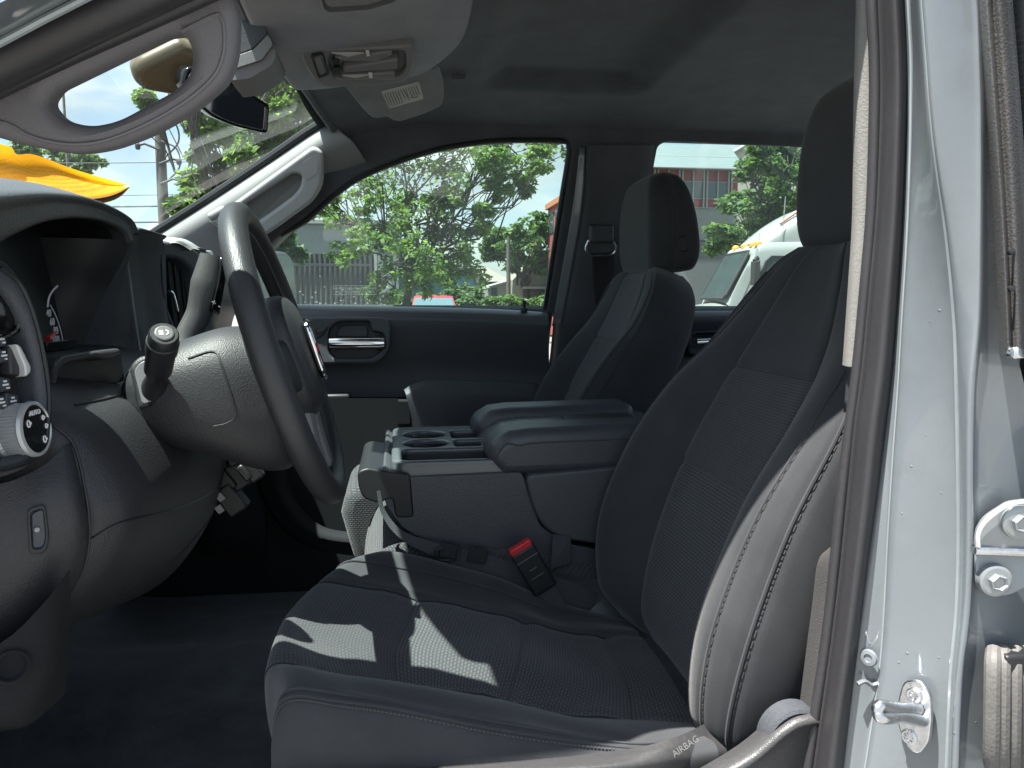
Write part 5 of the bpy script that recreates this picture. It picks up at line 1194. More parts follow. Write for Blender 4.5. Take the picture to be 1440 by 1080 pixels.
# ================================================================== OUTSIDE
def gz(y): return -.0145*max(0, min(y, 70)-2)
def asphalt():
    m, nt, b = newmat('asphalt'); co = coords(nt)
    f = noise(nt, co, 60, 6, .7); g = ramp(nt, noise(nt, co, .25, 5, .6), [(.3, .8), (.7, 1.15)])
    nt.links.new(mixc(nt, 1, mixc(nt, f, (.13, .13, .125), (.21, .205, .195)), g, 'MULTIPLY'), b.inputs['Base Color']); b.inputs['Roughness'].default_value = .9
    bump(nt, b, f, .5, .01)
asphalt()
ys_ = [-300, -60, -10, 2, 10, 20, 30, 45, 70, 120, 600]
g = grid_mesh(MB(), np.array([[(x, y, gz(y)) for x in (-600, -60, -20, 0, 20, 60, 600)] for y in ys_], dtype=float)).build('ground', 'asphalt'); g['kind'] = 'structure'
# ---- trees
def leafmat(name, c0, c1, tr):
    m, nt, b = newmat(name); co = coords(nt)
    geo = nt.nodes.new('ShaderNodeNewGeometry')
    f = ramp(nt, noise(nt, co, .9, 4, .6), [(.3, 0.), (.7, 1.)])
    rnd = geo.outputs['Random Per Island']
    base = mixc(nt, f, c0, c1); v = ramp(nt, rnd, [(0, .55), (1, 1.5)])
    base = mixc(nt, 1, base, v, 'MULTIPLY'); nt.links.new(base, b.inputs['Base Color']); b.inputs['Roughness'].default_value = .5
    t = nt.nodes.new('ShaderNodeBsdfTranslucent'); tc = mixc(nt, 1, base, tr, 'MULTIPLY'); nt.links.new(tc, t.inputs['Color'])
    mx = nt.nodes.new('ShaderNodeMixShader'); mx.inputs[0].default_value = .45; out = nt.nodes['Material Output']
    nt.links.new(b.outputs[0], mx.inputs[1]); nt.links.new(t.outputs[0], mx.inputs[2]); nt.links.new(mx.outputs[0], out.inputs['Surface'])
leafmat('leaf_bright', (.058, .12, .036), (.135, .205, .058), (2.1, 2.1, 1.1))
leafmat('leaf_mid', (.055, .11, .042), (.105, .17, .06), (2., 2., 1.1))
leafmat('leaf_dark', (.05, .10, .045), (.10, .16, .06), (1.8, 1.8, 1.))
def leaves(rs, centers, rad, n, size, flat=.75):
    C = np.array([tuple(c) for c in centers]); k = rs.randint(0, len(C), n); r = np.array(rad)[k] if hasattr(rad, '__len__') else rad
    d = rs.normal(size=(n, 3)); d /= np.linalg.norm(d, axis=1)[:, None]
    q = rs.uniform(.25, 1, n)**.5
    p = C[k]+d*(q*r)[:, None]*np.array([1, 1, flat])
    a = rs.normal(size=(n, 3)); a /= np.linalg.norm(a, axis=1)[:, None]; a[:, 2] = a[:, 2]*.5-.35; a /= np.linalg.norm(a, axis=1)[:, None]
    nrm = rs.normal(size=(n, 3))+np.array([0, 0, .9]); b = np.cross(nrm, a); b /= np.linalg.norm(b, axis=1)[:, None]+1e-9
    s = size*rs.uniform(.6, 1.4, n)[:, None]
    v = np.stack([p, p+a*s*.5+b*s*.33, p+a*s*1.15, p+a*s*.5-b*s*.33], 1).reshape(-1, 3)
    return v.tolist(), [(4*i, 4*i+1, 4*i+2, 4*i+3) for i in range(n)]
def limb(mb, rs, a, b, r0, r1, n=6, wob=.12):
    a = V(a); b = V(b); L = (b-a).length; pts = []
    for i in range(n+1):
        t = i/n; p = a.lerp(b, t); 
        if 0 < i: p = p+V(rs.normal(size=3))*wob*L*.12*math.sin(t*2.6)
        pts.append(p)
    tube(mb, pts, [r0+(r1-r0)*i/n for i in range(n+1)], 8); return pts
def tree(label, base, clumps, mat, nleaf, size, trunk_r, group=None, seed=1, name='leafy_tree', cat='tree', fork=.3, limbs=None, spray=0):
    rs = np.random.RandomState(seed); base = V(base)
    root = empty(name, base); tag(root, label, cat, group)
    C = [V(c[:3]) for c in clumps]; rad = [c[3] for c in clumps]
    top = max(c.z for c in C); mx = sum(C, V())/len(C)
    mb = MB(); f = base+V(((mx.x-base.x)*fork, (mx.y-base.y)*fork, (top-base.z)*fork)); limb(mb, rs, base, f, trunk_r, trunk_r*.75, 6, .05)
    cen2 = []; rad2 = []
    for c, r in zip(C, rad):
        pts = limb(mb, rs, f+V(rs.normal(size=3))*.1, c, trunk_r*.30, .015, 7, .7)
        for k in range(7):
            d = V(rs.normal(size=3)); d.normalize(); e = c+V((d.x*r, d.y*r, d.z*r*.7)); s_ = pts[rs.randint(3, 7)]
            limb(mb, rs, s_, e, trunk_r*.10, .008, 4, .6)
            cen2.append(e*.8+c*.2); rad2.append(r*rs.uniform(.22, .5))
            for u in range(3): 
                d2 = V(rs.normal(size=3)); d2.normalize(); cen2.append(e+d2*r*.35); rad2.append(r*rs.uniform(.15, .33))
    tr = mb.build('trunk', 'bark'); wparent(tr, root)
    v, fs = leaves(rs, cen2, rad2, nleaf, size); l = MB().add(v, fs).build('crown', mat, smooth=False); wparent(l, root)
    return root
def cl(lst, y):                          # crown clumps: pixel, radius in pixels, depth
    return [(*U(a, b, y+(dy if len(q) else 0)), r*(y+.62)/F) for a, b, r, dy, *q in [(*t, 0)[:4]+(1,) for t in lst]]
def clumps(lst, y, rs):
    out = []
    for a, b, r in lst: yy = y+rs.uniform(-1.2, 1.2); out.append((*U(a, b, yy), r*(yy+.62)/F))
    return out
rs = np.random.RandomState(5)
tree('tall airy tree filling the far front door window, bright green leaves', V((U(556, 430, 17).x, 17, gz(17))),
     clumps([(520, 230, 45), (585, 235, 55), (650, 215, 50), (715, 210, 48), (772, 212, 30), (480, 290, 36), (540, 300, 52), (600, 300, 55), (645, 262, 32), (500, 345, 30), (560, 365, 45), (615, 355, 48), (650, 372, 30), (600, 400, 34), (540, 405, 26), (450, 275, 22), (640, 330, 36), (560, 180, 50), (660, 160, 55), (750, 160, 45), (610, 110, 60), (695, 225, 28), (765, 228, 18), (700, 265, 17), (738, 258, 17), (683, 292, 13), (672, 318, 12)], 17, rs),
     'leaf_bright', 21000, .105, .11, seed=2, fork=.34)
tree('green tree seen through the windscreen behind the mirror, beside the utility pole', V((U(350, 430, 13).x, 13, gz(13))),
     clumps([(300, 130, 40), (340, 110, 45), (390, 120, 50), (420, 165, 38), (360, 180, 46), (310, 195, 36), (290, 240, 30), (340, 225, 36), (280, 280, 22), (390, 90, 55), (330, 60, 50), (440, 120, 40), (300, 275, 22), (260, 290, 12), (420, 60, 60), (400, 180, 40), (310, 160, 40), (255, 85, 28), (228, 72, 18), (205, 138, 9), (270, 110, 24)], 13, rs),
     'leaf_bright', 27000, .11, .12, seed=3, fork=.4)
tree('dark small tree low beside the far side mirror', V((U(392, 430, 15).x, 15, gz(15))), clumps([(385, 345, 26), (405, 352, 18), (375, 375, 26), (400, 330, 12), (360, 350, 26)], 15, rs), 'leaf_dark', 4500, .12, .07, seed=4, fork=.5)
tree('rounded mid-green tree behind the thin wooden pole and the pale houses', V((U(745, 430, 38).x, 38, gz(38))), clumps([(725, 340, 28), (750, 325, 28), (770, 345, 28), (710, 365, 22), (745, 365, 30), (690, 352, 14), (778, 320, 22), (700, 330, 12)], 38, rs), 'leaf_mid', 9000, .22, .25, seed=5, fork=.45)
tree('dense green tree behind the white lorry in the rear window', V((U(1060, 430, 24).x, 24, gz(24))), clumps([(1085, 230, 36), (1110, 245, 40), (1060, 260, 34), (1040, 300, 28), (1085, 300, 44), (1120, 300, 44), (1015, 335, 22), (1050, 345, 34), (1090, 350, 40), (1100, 190, 40), (1150, 250, 50), (1010, 345, 14), (1070, 220, 22)], 24, rs), 'leaf_mid', 17000, .17, .2, seed=6, fork=.4)
tree('leafy bush growing under the tall tree, right of its trunk', V((U(640, 435, 31).x, 31, gz(31))), clumps([(605, 418, 18), (655, 416, 20), (632, 410, 16), (675, 424, 14), (590, 425, 16), (560, 420, 16), (665, 405, 12)], 31, rs), 'leaf_dark', 7000, .16, .06, seed=7, name='bush', cat='bush', fork=.2)
tree('low clipped hedge in front of the pale yellow house', V((U(735, 435, 30).x, 30, gz(30))), clumps([(715, 425, 11), (740, 424, 11), (760, 424, 10), (775, 426, 10), (695, 428, 12)], 30, rs), 'leaf_mid', 3500, .14, .05, seed=8, name='hedge', cat='hedge', fork=.2)
tree('distant treetops behind the orange papers', V((U(60, 430, 34).x, 34, gz(34))), clumps([(40, 215, 20), (75, 225, 18), (110, 230, 16), (20, 205, 22), (130, 225, 10)], 34, rs), 'leaf_mid', 4500, .2, .10, seed=9, fork=.75)
# ---- utility poles and wires
def pole(label, px, y, ztop, r, arms=(), group=None):
    b = V((U(px, 420, y).x, y, gz(y)-.3)); root = empty('utility_pole', b); tag(root, label, 'utility pole', group)
    o = tubeo('shaft', [b, V((b.x, b.y, ztop*.5)), V((b.x, b.y, ztop))], [r*1.15, r, r*.85], 'pole_wood', None, 12); wparent(o, root)
    for z, side, kind in arms:
        if kind == 'arm': o = boxo('cross_arm', (b.x, b.y-.1, z), (1.6, .1, .12), 'pole_wood', None, bevel=.01)
        elif kind == 'bracket':
            m_ = MB(); tube(m_, [V((b.x, b.y-.1, z)), V((b.x+side*.25, b.y-.15, z+.1)), V((b.x+side*.38, b.y-.15, z+.06))], .025, 6); lathe(m_, (b.x+side*.38, b.y-.15, z-.02), (0, 0, 1), [(0, .03), (.03, .05), (.1, .05), (.14, .02)], 10); o = m_.build('bracket', 'cable')
        elif kind == 'can': m_ = MB(); lathe(m_, (b.x+side*.34, b.y-.1, z), (0, 0, 1), [(0, .16), (.02, .19), (.55, .19), (.6, .15)], 16); o = m_.build('transformer', 'pole_wood')
        else:
            m_ = MB(); tube(m_, cr([(b.x+side*.05, b.y-.12, z+.35), (b.x+side*.34, b.y-.12, z+.2), (b.x+side*.38, b.y-.12, z-.15), (b.x+side*.12, b.y-.12, z-.45)], 5), .018, 5); o = m_.build('cable_loop', 'cable')
        wparent(o, root)
    return b
zz = lambda py, y, px=235: U(px, py, y).z
b1 = pole('grey timber utility pole seen through the windscreen left of the green tree', 236, 16, zz(165, 16), .11, ((zz(172, 16), 1, 'bracket'), (zz(190, 16), 1, 'loop'), (zz(212, 16), -1, 'bracket'), (zz(225, 16), 1, 'loop'), (zz(232, 16), 1, 'bracket'), (zz(260, 16), 1, 'bracket')))
b2 = pole('thin brown pole standing before the pale houses', 715, 34, zz(335, 34, 713), .10)
b3 = pole('thin dark pole seen above the tip of the orange papers', 107, 30, zz(108, 30, 107), .05)
def wire(a, b, sag, label, r=.02):
    a = V(a); b = V(b); pts = [a.lerp(b, t)-V((0, 0, sag*4*t*(1-t))) for t in np.linspace(0, 1, 17)]
    o = tubeo('power_line', pts, r, 'cable', None, 5); tag(o, label, 'power line', 'power lines strung between the poles'); return o
for py, y, r, lab in ((283, 20, .022, 'upper of the two thick power lines low in the windscreen'), (305, 19, .02, 'lower thick power line just above the far dash'), (222, 22, .012, 'thin power line crossing high behind the utility pole'), (268, 23, .010, 'thin power line above the thick pair in the windscreen')):
    wire(U(-150, py+4, y), U(480, py-2, y+2), .12, lab, r)
wire(U(470, 302, 40), U(1000, 342, 42), .5, 'power line passing behind the tall tree toward the rounded tree', .035)
wire(U(640, 345, 42), U(800, 352, 42), .1, 'faint lower power line in front of the distant sky', .025)
# ---- buildings
def bld(name, label, cat='building', loc=(0, 0, 0)):
    e = empty(name, loc); tag(e, label, cat); return e
def put(o, root): return wparent(o, root)
# grey shed
y = 36; a = U(380, 314, y); c = U(560, 320, y)
e = bld('storage_building', 'long pale grey metal building behind the dark fence', loc=((a.x+c.x)/2, y, gz(y)))
m_ = MB(); box(m_, ((a.x+c.x)/2, y+4, (a.z+gz(y))/2), (c.x-a.x, 8, a.z-gz(y))); put(m_.build('wall', 'metal_siding', bevel=.03), e)
m_ = MB(); box(m_, ((a.x+c.x)/2, y+4, a.z+.1), (c.x-a.x+.4, 8.4, .22)); put(m_.build('roof_edge', 'pale_frame', bevel=.03), e)
# dark corrugated fence
y = 24; a = U(370, 356, y); c = U(531, 356, y); e = bld('corrugated_fence', 'dark corrugated metal fence in front of the pale grey building', 'fence', ((a.x+c.x)/2, y, gz(y)))
n = 90; pts = [(a.x+(c.x-a.x)*i/n, y+.022*(1 if (i//2) % 2 else -1), 0) for i in range(n+1)]
m_ = MB(); vs = [(p[0], p[1], gz(y)) for p in pts]+[(p[0], p[1], a.z) for p in pts]; m_.add(vs, [(i, i+1, n+2+i, n+1+i) for i in range(n)]); put(m_.build('sheet', 'fence_dark', smooth=False, solid=.01), e)
for px in (522, 529, 390): q = U(px, 400, y); put(boxo('post', (q.x, y-.12, (gz(y)+a.z)/2), (.09, .09, a.z-gz(y)+.15), 'pale_frame' if px == 529 else 'fence_dark'), e)
put(boxo('rail', ((a.x+c.x)/2, y-.08, a.z-.35), (c.x-a.x, .05, .08), 'fence_dark'), e)
# blue arched hall
y = 44; e = bld('arched_hall', 'blue building with a curved white-edged roof behind the bush', loc=(U(610, 420, y).x, y, gz(y)))
ol = [(500, 440), (500, 374), (560, 366), (620, 367), (655, 376), (670, 386), (674, 400), (675, 440)]
P_ = [U(p, q, y) for p, q in ol]; put(prismo('wall', P_, (0, 9, 0), 'blue_siding', None, .02), e)
put(tubeo('roof_edge', [p+V((0, -.1, 0)) for p in P_[1:]], .17, 'wall_white', None, 8), e)
# tan roofed house
y = 50; e = bld('tan_house', 'house with a plain tan hip roof left of the thin pole', 'house', (U(695, 420, y).x, y, gz(y)))
x0, x1 = U(664, 420, y).x, U(722, 420, y).x; zt = U(690, 371, y).z; zb = U(690, 396, y).z
m_ = MB(); xm0, xm1 = U(672, 420, y).x, U(692, 420, y).x
m_.add([(x0, y, zb), (x1, y, zb), (x1, y+8, zb), (x0, y+8, zb), (xm0, y+4, zt), (xm1, y+4, zt)], [(0, 1, 5, 4), (1, 2, 5), (2, 3, 4, 5), (3, 0, 4), (3, 2, 1, 0)]); put(m_.build('roof', 'roof_tan', smooth=False), e)
m_ = MB(); box(m_, ((x0+x1)/2, y+4.2, (zb+gz(y))/2), (x1-x0-.8, 7.4, zb-gz(y))); put(m_.build('wall', 'grey_block'), e)
# white shed and yellow house
y = 42; e = bld('white_cottage', 'small white gabled cottage between the tan roof and the yellow house', 'house', (U(705, 420, y).x, y, gz(y)))
P_ = [U(p, q, y) for p, q in ((686, 440), (686, 404), (716, 396), (738, 384), (738, 440))]; put(prismo('wall', P_, (0, 6, 0), 'wall_white', None, .02), e)
for a_, b_ in ((691, 699), (719, 727)): q0 = U(a_, 405, y-.05); q1 = U(b_, 418, y-.05); put(boxo('window', ((q0.x+q1.x)/2, y-.01, (q0.z+q1.z)/2), (q1.x-q0.x, .12, q0.z-q1.z), 'window_dark', None, bevel=.01), e)
put(tubeo('roof_edge', [U(684, 404, y-.1), U(716, 395, y-.1), U(739, 383, y-.1)], .10, 'pale_frame', None, 6), e)
y = 38; e = bld('yellow_house', 'pale yellow flat-fronted house at the right edge of the far front window', 'house', (U(770, 420, y).x, y, gz(y)))
P_ = [U(p, q, y) for p, q in ((728, 440), (730, 392), (744, 378), (752, 372), (752, 368), (800, 368), (830, 372), (830, 440))]; put(prismo('wall', P_, (0, 7, 0), 'wall_yellow', None, .03), e)
q0 = U(742, 408, y); q1 = U(775, 422, y); put(boxo('window', ((q0.x+q1.x)/2, y-.01, (q0.z+q1.z)/2), (q1.x-q0.x, .14, q0.z-q1.z), 'window_dark', None, bevel=.01), e)
put(boxo('awning', ((q0.x+q1.x)/2, y-.25, q0.z+.12), (q1.x-q0.x+.6, .5, .12), 'wall_white', None, bevel=.02), e)
# red panelled block
def red_block():
    y = 32; z = lambda py: U(980, py, y).z
    xa, xb = U(868, 420, y).x, U(1036, 420, y).x; g0 = gz(y)
    e = bld('panelled_block', 'two-storey block with red panels and strip windows under a pale metal roof', loc=((xa+xb)/2, y, g0))
    def bx(name, x0, x1, z0, z1, d0, d1, mat, bevel=.01): return put(boxo(name, ((x0+x1)/2, y+(d0+d1)/2, (z0+z1)/2), (x1-x0, d1-d0, z1-z0), mat, None, None, bevel, 1), e)
    bx('lower_wall', xa, xb-.1, g0, z(292), .02, 12, 'grey_block'); bx('wall_joint', xa, xb-.1, z(339), z(337.6), -.03, .03, 'fence_dark'); bx('wall_base', xa, xb-.1, g0, z(340), -.02, .02, 'base_grey')
    bx('panel_wall', xa, xb-.1, z(292), z(239), .03, 11.9, 'red_panel')
    m_ = MB(); prism(m_, [(xa-.3, y-.5, z(239.5)), (xa-.3, y-.5, z(238)), (xa-.3, y+1.2, z(196)), (xa-.3, y+8, z(190)), (xa-.3, y+8, z(239.5))], (xb-xa+.3, 0, 0)); put(m_.build('roof', 'pale_roof', bevel=.02), e)
    bx('roof_seam', xa-.3, xb, z(219.5), z(218), .28, .40, 'pale_frame'); bx('gutter', xa-.3, xb, z(240.2), z(238.4), -.56, -.46, 'pale_frame')
    P_ = lambda px: U(px, 265, y).x
    px = 1028
    while px > 880:
        for a_, w_ in ((px, 1.0), (px-4.5, 1.0), (px-19.5, .8)): bx('mullion', P_(a_-w_), P_(a_+w_), z(292), z(239.6), -.10, .02, 'pale_frame', .004)
        for a_, b_ in ((px-6, px-18), (px-21, px-33.5)): bx('window', P_(b_), P_(a_), z(279), z(256), -.02, .06, 'window_dark', .004)
        px -= 34.5
    bx('window_rail', xa, xb-.1, z(256), z(255), -.07, .02, 'pale_frame'); bx('window_rail', xa, xb-.1, z(280), z(279), -.07, .02, 'pale_frame'); bx('window_rail', xa, xb-.1, z(292.6), z(291.6), -.07, .02, 'pale_frame')
    y = 36; P_ = [U(p, q, y) for p, q in ((1030, 440), (1030, 215), (1056, 200), (1200, 190), (1200, 440))]
    e = bld('beige_building', 'plain beige wall rising behind the dense tree and the red block', loc=(U(1100, 420, y).x, y, gz(y))); put(prismo('wall', P_, (0, 8, 0), 'beige_wall', None, .03), e); put(tubeo('roof_edge', [p+V((0, -.1, 0)) for p in P_[1:4]], .12, 'pale_frame', None, 6), e)
    y = 29; e = bld('narrow_block', 'slim pinkish-red building with an orange eave at the far right edge of the front window', loc=(U(790, 420, y).x, y, gz(y))); g0 = gz(y); z = lambda py: U(785, py, y).z; x0, x1 = U(770, 420, 37).x, U(900, 420, y).x
    def bx(name, a_, b_, z0, z1, d0, d1, mat): return put(boxo(name, ((a_+b_)/2, y+(d0+d1)/2, (z0+z1)/2), (b_-a_, d1-d0, z1-z0), mat, None, None, .01, 1), e)
    bx('wall', x0, x1, g0, z(262), 0, 8, 'pink_wall'); bx('eave', x0-.15, x1, z(262), z(252), -.3, 8, 'orange_eave')
    for k in range(5): put(boxo('window', (x0, y+.9+k*1.55, (z(306)+z(270))/2), (.08, 1.0, z(270)-z(306)), 'pale_frame' if k == 9 else 'window_dark', None, None, .01, 1), e)
red_block()
# ---- red pickup far off
def red_car():
    y = 27; c = U(613, 420, y).x; g_ = gz(y); e = empty('red_vehicle', (c, y, g_)); tag(e, 'red car far off under the trees, only its roof and windscreen showing', 'car')
    zt = U(613, 417, y).z; w = .93
    def P(x, yy, z): return V((c+x, y+yy, g_+z))
    H = zt-g_
    st = [[P(sx*w, 0, .35), P(sx*w, 0, H*.58), P(sx*w*.98, .9, H*.62), P(sx*w*.97, 1.0, H*.62)] for sx in (-1, 1)]
    m_ = MB(); prof = [(0, .35), (0, H*.55), (.15, H*.60), (1.1, H*.66), (4.3, H*.66), (4.5, H*.6), (4.5, .35)]
    prism(m_, [P(-w, a, b) for a, b in prof], (2*w, 0, 0)); put(m_.build('body', 'car_red', bevel=.08, seg=3), e)
    cab = [(1.15, H*.65, w*.96), (1.85, H-.04, w*.80), (2.1, H, w*.78), (3.3, H-.01, w*.78), (3.9, H*.66, w*.93)]
    rows = [[P(-x, a, b), P(-x*.6, a-.03, b+(.03 if b > H*.8 else 0)), P(0, a-.05, b+(.04 if b > H*.8 else 0)), P(x*.6, a-.03, b+(.03 if b > H*.8 else 0)), P(x, a, b)] for a, b, x in cab]
    put(patch('cabin', rows, 'car_red', None, 3, 3, angle=50), e)
    for s in (-1, 1): put(MB().add([P(s*x, a, b) for a, b, x in cab], [(0, 1, 2, 3, 4)]).build('side_glass', 'car_glass', smooth=False), e)
    q = [P(-w*.86, 1.20, H*.68), P(w*.86, 1.20, H*.68), P(w*.74, 1.76, H-.09), P(-w*.74, 1.76, H-.09)]; put(prismo('windscreen', [v+V((0, -.06, .03)) for v in q], (0, .03, .01), 'car_glass', None, .01), e)
    for sx in (-1, 1):
        put(boxo('headlight', P(sx*.65, -.01, H*.48), (.32, .06, .14), 'wall_white', None, bevel=.03), e)
        for a in (.8, 3.6): m_ = MB(); lathe(m_, P(sx*w, a, .33), (sx, 0, 0), [(-.2, .33), (0, .33), (.02, .28), (.0, .2), (.01, .05)], 20); put(m_.build('wheel', 'tyre_black'), e)
red_car()
# ---- white lorry
def lorry():
    y = 16.2; g_ = gz(y); o = U(1024, 420, y-.8); H_ = R(-6); base = V((o.x+.48, y, g_)); e = empty('white_lorry', base); tag(e, 'white bonneted lorry cab with amber roof lights in the rear window', 'lorry')
    fw = V((-math.cos(H_), -math.sin(H_), 0)); sd = V((math.sin(H_), -math.cos(H_), 0))     # forward, and the flank we see
    def P(f, s, z): return base+fw*f+sd*s+V((0, 0, z))
    hw = 1.02
    # station along the length: cross-section rings (half width, bottom, shoulder, top)
    def ring(f, w, zb, zs, zt, wt): return [P(f, -w, zb), P(f, -w, zs), P(f, -wt, zt-.05), P(f, -wt*.7, zt), P(f, 0, zt+.03), P(f, wt*.7, zt), P(f, wt, zt-.05), P(f, w, zs), P(f, w, zb)]
    bon = [ring(2.0, .75, .6, .90, 1.02, .62), ring(1.9, .85, .55, 1.05, 1.20, .72), ring(1.2, .95, .55, 1.2, 1.34, .78), ring(.42, 1.0, .55, 1.28, 1.45, .9)]
    put(patch('bonnet', bon, 'lorry_white', None, 4, 3, angle=60), e)
    cab = [ring(.44, hw, .55, 1.35, 1.48, .95), ring(.32, hw, .55, 1.66, 1.72, .96), ring(.12, hw, .55, 2.02, 2.12, .95), ring(-.06, hw, .55, 2.3, 2.46, .92), ring(-.16, hw, .55, 2.5, 2.66, .88), ring(-.30, hw, .55, 2.56, 2.74, .86), ring(-.7, hw, .55, 2.58, 2.78, .86), ring(-1.6, hw, .55, 2.58, 2.80, .86)]
    put(patch('cab', cab, 'lorry_white', None, 5, 4, angle=60), e)
    fair = [ring(-.26, .80, 2.62, 2.68, 2.76, .7), ring(-.50, .88, 2.6, 2.85, 2.98, .72), ring(-.90, .93, 2.6, 3.1, 3.28, .74), ring(-1.4, .97, 2.6, 3.35, 3.54, .78), ring(-2.3, 1.0, 2.6, 3.5, 3.78, .8)]
    put(patch('roof_fairing', fair, 'lorry_white', None, 4, 4, angle=60), e)
    put(tubeo('fairing_stripe', [P(-.75, .70, 3.20), P(-1.1, .74, 3.45), P(-1.5, .76, 3.65)], .035, 'stripe_red', None, 6), e)
    put(boxo('sleeper', P(-2.6, 0, 1.7), (2.0, 2.05, 2.4), 'lorry_white', None, Matrix((fw, sd, V((0, 0, 1)))).transposed(), .06), e)
    ws = [P(.43, -.84, 1.53), P(.43, .84, 1.53), P(.39, .90, 1.60), P(-.08, .84, 2.48), P(-.12, .78, 2.56), P(-.12, -.78, 2.56), P(-.08, -.84, 2.48), P(.39, -.90, 1.60)]
    n_ = (ws[1]-ws[0]).cross(ws[4]-ws[0]).normalized(); n_ = n_ if n_.dot(CAM-ws[0]) > 0 else -n_
    sh_ = n_*.07
    put(prismo('windscreen', [p+sh_ for p in ws], n_*.02, 'lorry_glass', None, .015), e); put(tubeo('windscreen_seal', [p+sh_+n_*.012 for p in ws], .028, 'tyre_black', None, 6, True), e)
    sw_ = [P(-.12, hw+.012, 1.55), P(-.06, hw+.012, 1.66), P(-.34, hw+.012, 2.36), P(-.46, hw+.012, 2.47), P(-1.15, hw+.012, 2.47), P(-1.2, hw+.012, 1.55)]
    put(prismo('side_window', sw_, sd*.012, 'lorry_glass', None, .006), e); put(tubeo('side_window_seal', [p+sd*.014 for p in sw_], .022, 'tyre_black', None, 6, True), e)
    for f in (.14, -1.3): put(tubeo('door_seam', [P(f, hw+.006, .7), P(f if f < 0 else f-.02, hw+.006, 1.6), P(f if f < 0 else -.2, hw+.006, 2.4)], .008, 'fence_dark', None, 5), e)
    for s in (-.66, 0, .5, .80): 
        m_ = MB(); lathe(m_, P(-.24, s, 2.74), (0, 0, 1), [(-.03, .09), (.03, .085), (.07, .05), (.08, .005)], 14); put(m_.build('roof_light', 'amber'), e)
    put(tubeo('aerial', [P(-.35, .55, 2.7), P(-.35, .55, 3.0)], .008, 'pale_frame', None, 5), e); put(tubeo('aerial', [P(-.7, .95, 2.6), P(-.75, .95, 3.75)], .010, 'pale_frame', None, 5), e)
    m_ = MB(); tube(m_, [P(-.15, hw+.03, 2.42), P(-.05, hw+.28, 2.44), P(.02, hw+.32, 2.36)], .035, 8); box(m_, P(.0, hw+.34, 2.1), (.12, .24, .5), Matrix((fw, sd, V((0, 0, 1)))).transposed()); put(m_.build('wing_mirror', 'tyre_black', bevel=.02), e)
    for f in (1.1, -2.6):
        for s in (-1, 1): m_ = MB(); lathe(m_, P(f, s*.95, .5), sd*s, [(-.25, .5), (0, .5), (.03, .44), (-.02, .3), (.04, .1)], 24); put(m_.build('wheel', 'tyre_black'), e)
    put(boxo('bumper', P(2.0, 0, .6), (.25, 1.9, .35), 'zinc', None, Matrix((fw, sd, V((0, 0, 1)))).transposed(), .05), e)
    m_ = MB(); box(m_, P(2.02, 0, .92), (.06, 1.1, .36), Matrix((fw, sd, V((0, 0, 1)))).transposed()); put(m_.build('grille', 'tyre_black', bevel=.02), e)
    for s in (-.75, .75): put(boxo('headlight', P(1.93, s, .95), (.15, .3, .22), 'wall_white', None, Matrix((fw, sd, V((0, 0, 1)))).transposed(), .05), e)
lorry()
# ---- orange papers lying on the dash against the windscreen
pap = empty('paper_booklet', U(60, 268, .52)); tag(pap, 'orange printed booklet lying on the dash above the gauge hood, pages curling at its tip', 'booklet')
bt = [(-80, 268, .26), (-20, 268, .36), (40, 271, .48), (100, 277, .60), (140, 275, .68), (165, 269, .74), (183, 262, .78)]
tp = [(-80, 198, .36), (-20, 200, .46), (14, 206, .54), (24, 217, .57), (50, 218, .62), (110, 240, .72), (184, 261, .79)]
B_ = [U(*q) for q in bt]; T_ = [U(*q) for q in tp]
# even the two edges out so that the print runs along the sheet
Bq = cr([tuple(p) for p in B_], 8); Tq = cr([tuple(p) for p in T_], 8)
Gp = np.array([Bq*(1-t)+Tq*t+np.array([-.02*math.sin(math.pi*t), 0, 0]) for t in np.linspace(0, 1, 10)])
uvp = np.zeros(Gp.shape[:2]+(2,)); cum = np.zeros(Gp.shape[1]); cum[1:] = np.cumsum(np.linalg.norm(np.diff(Gp[2], axis=0), axis=1)); uvp[:, :, 0] = cum[None]
hh = np.linalg.norm(Gp[-1]-Gp[0], axis=1)
uvp[:, :, 1] = np.linspace(0, 1, 10)[:, None]*hh[None]
put(grid_mesh(MB(), Gp, uv=uvp).build('cover_sheet', 'orange_paper'), pap)
for k, (m_, dz) in enumerate((('page_white', .004), ('page_grey', .008), ('orange_paper', .0115))):
    lo_ = [p+V((.0, .002*k, -dz*(.35+.65*min(1, i/4)*(1 if i < 5 else .8)))) for i, p in enumerate(B_)]; lo_[-1] = B_[-1]+V((0, 0, -.0005*k))
    up_ = [p+V((-.05, .02, .012)) for p in lo_]; put(patch('page', [lo_, up_], m_, None, 3, 4), pap)
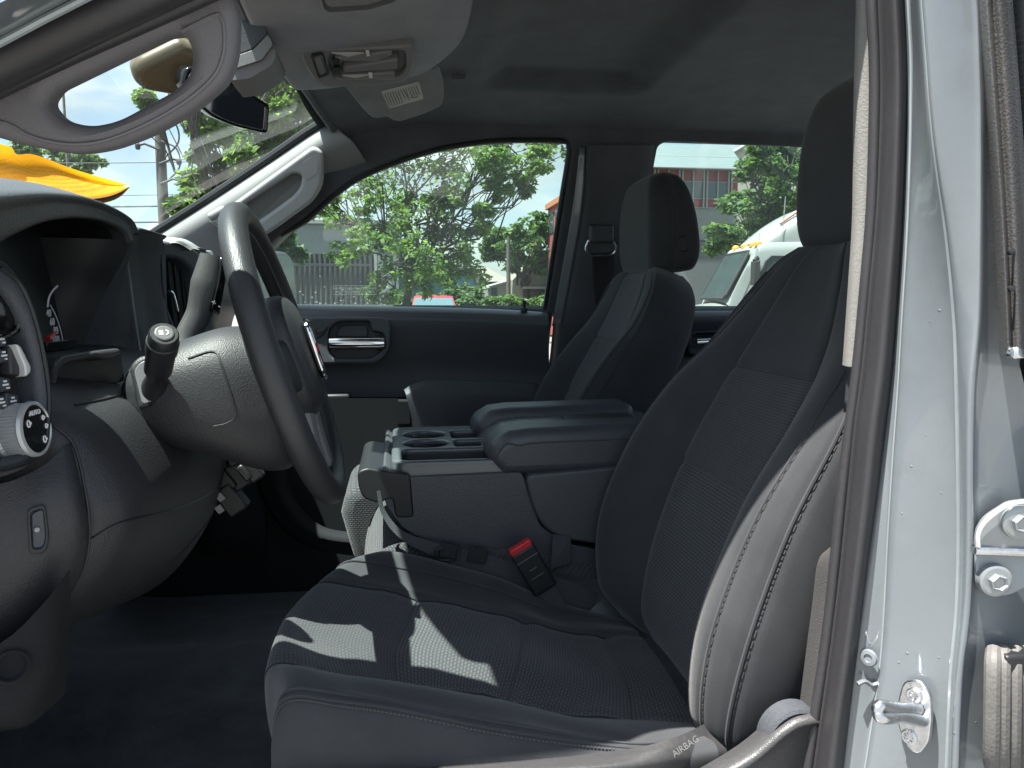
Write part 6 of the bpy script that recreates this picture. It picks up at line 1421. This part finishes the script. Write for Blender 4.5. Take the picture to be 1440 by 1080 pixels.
# ================================================================== LIGHT
sun_to = V(SUN).normalized()
sl = bpy.data.lights.new('sun', 'SUN'); sl.energy = SUN_E; sl.angle = R(.53); sl.color = (1, .965, .90)
so_ = bpy.data.objects.new('sun', sl); COL.objects.link(so_); so_.rotation_euler = (-sun_to).to_track_quat('-Z', 'Y').to_euler(); so_.location = (0, 0, 30)
w = bpy.data.worlds.new('World'); S.world = w; w.use_nodes = True; nt = w.node_tree
bg = nt.nodes['Background']; sk_ = nt.nodes.new('ShaderNodeTexSky'); sk_.sky_type = 'NISHITA'; sk_.sun_disc = False
sk_.sun_elevation = math.asin(sun_to.z); sk_.sun_rotation = math.atan2(sun_to.x, sun_to.y)
sk_.air_density = 1.0; sk_.dust_density = 1.5; sk_.ozone_density = 1.0
tc = nt.nodes.new('ShaderNodeTexCoord'); mp = nt.nodes.new('ShaderNodeMapping'); mp.inputs['Scale'].default_value = (1, 1, 2.6); nt.links.new(tc.outputs['Generated'], mp.inputs['Vector'])
n1 = nt.nodes.new('ShaderNodeTexNoise'); n1.inputs['Scale'].default_value = 4.5; n1.inputs['Detail'].default_value = 8; n1.inputs['Roughness'].default_value = .58; nt.links.new(mp.outputs[0], n1.inputs['Vector'])
cl_ = ramp(nt, n1.outputs['Fac'], [(.36, 0.), (.60, 1.)])
n2 = nt.nodes.new('ShaderNodeTexNoise'); n2.inputs['Scale'].default_value = 9; n2.inputs['Detail'].default_value = 6; nt.links.new(mp.outputs[0], n2.inputs['Vector'])
shade = ramp(nt, n2.outputs['Fac'], [(.32, (3.9*CLOUD, 4.7*CLOUD, 5.2*CLOUD)), (.66, (8.8*CLOUD, 9.0*CLOUD, 9.0*CLOUD))])
mul = nt.nodes.new('ShaderNodeMath'); mul.operation = 'MULTIPLY'; mul.inputs[1].default_value = .92; nt.links.new(cl_, mul.inputs[0])
nt.links.new(mixc(nt, mul.outputs[0], sk_.outputs[0], shade), bg.inputs['Color'])
bg.inputs['Strength'].default_value = SKY
S.view_settings.view_transform = 'Standard'; S.view_settings.look = 'None'; S.view_settings.gamma = 1; S.view_settings.exposure = EXPO; S.view_settings.use_curve_mapping = False
S.cycles.max_bounces = 10; S.cycles.diffuse_bounces = 5; S.cycles.transparent_max_bounces = 24; S.cycles.sample_clamp_indirect = 8
S.cycles.caustics_reflective = False; S.cycles.caustics_refractive = False
for o in [o for o in bpy.data.objects if o.type == 'EMPTY' and not o.children]: bpy.data.objects.remove(o)
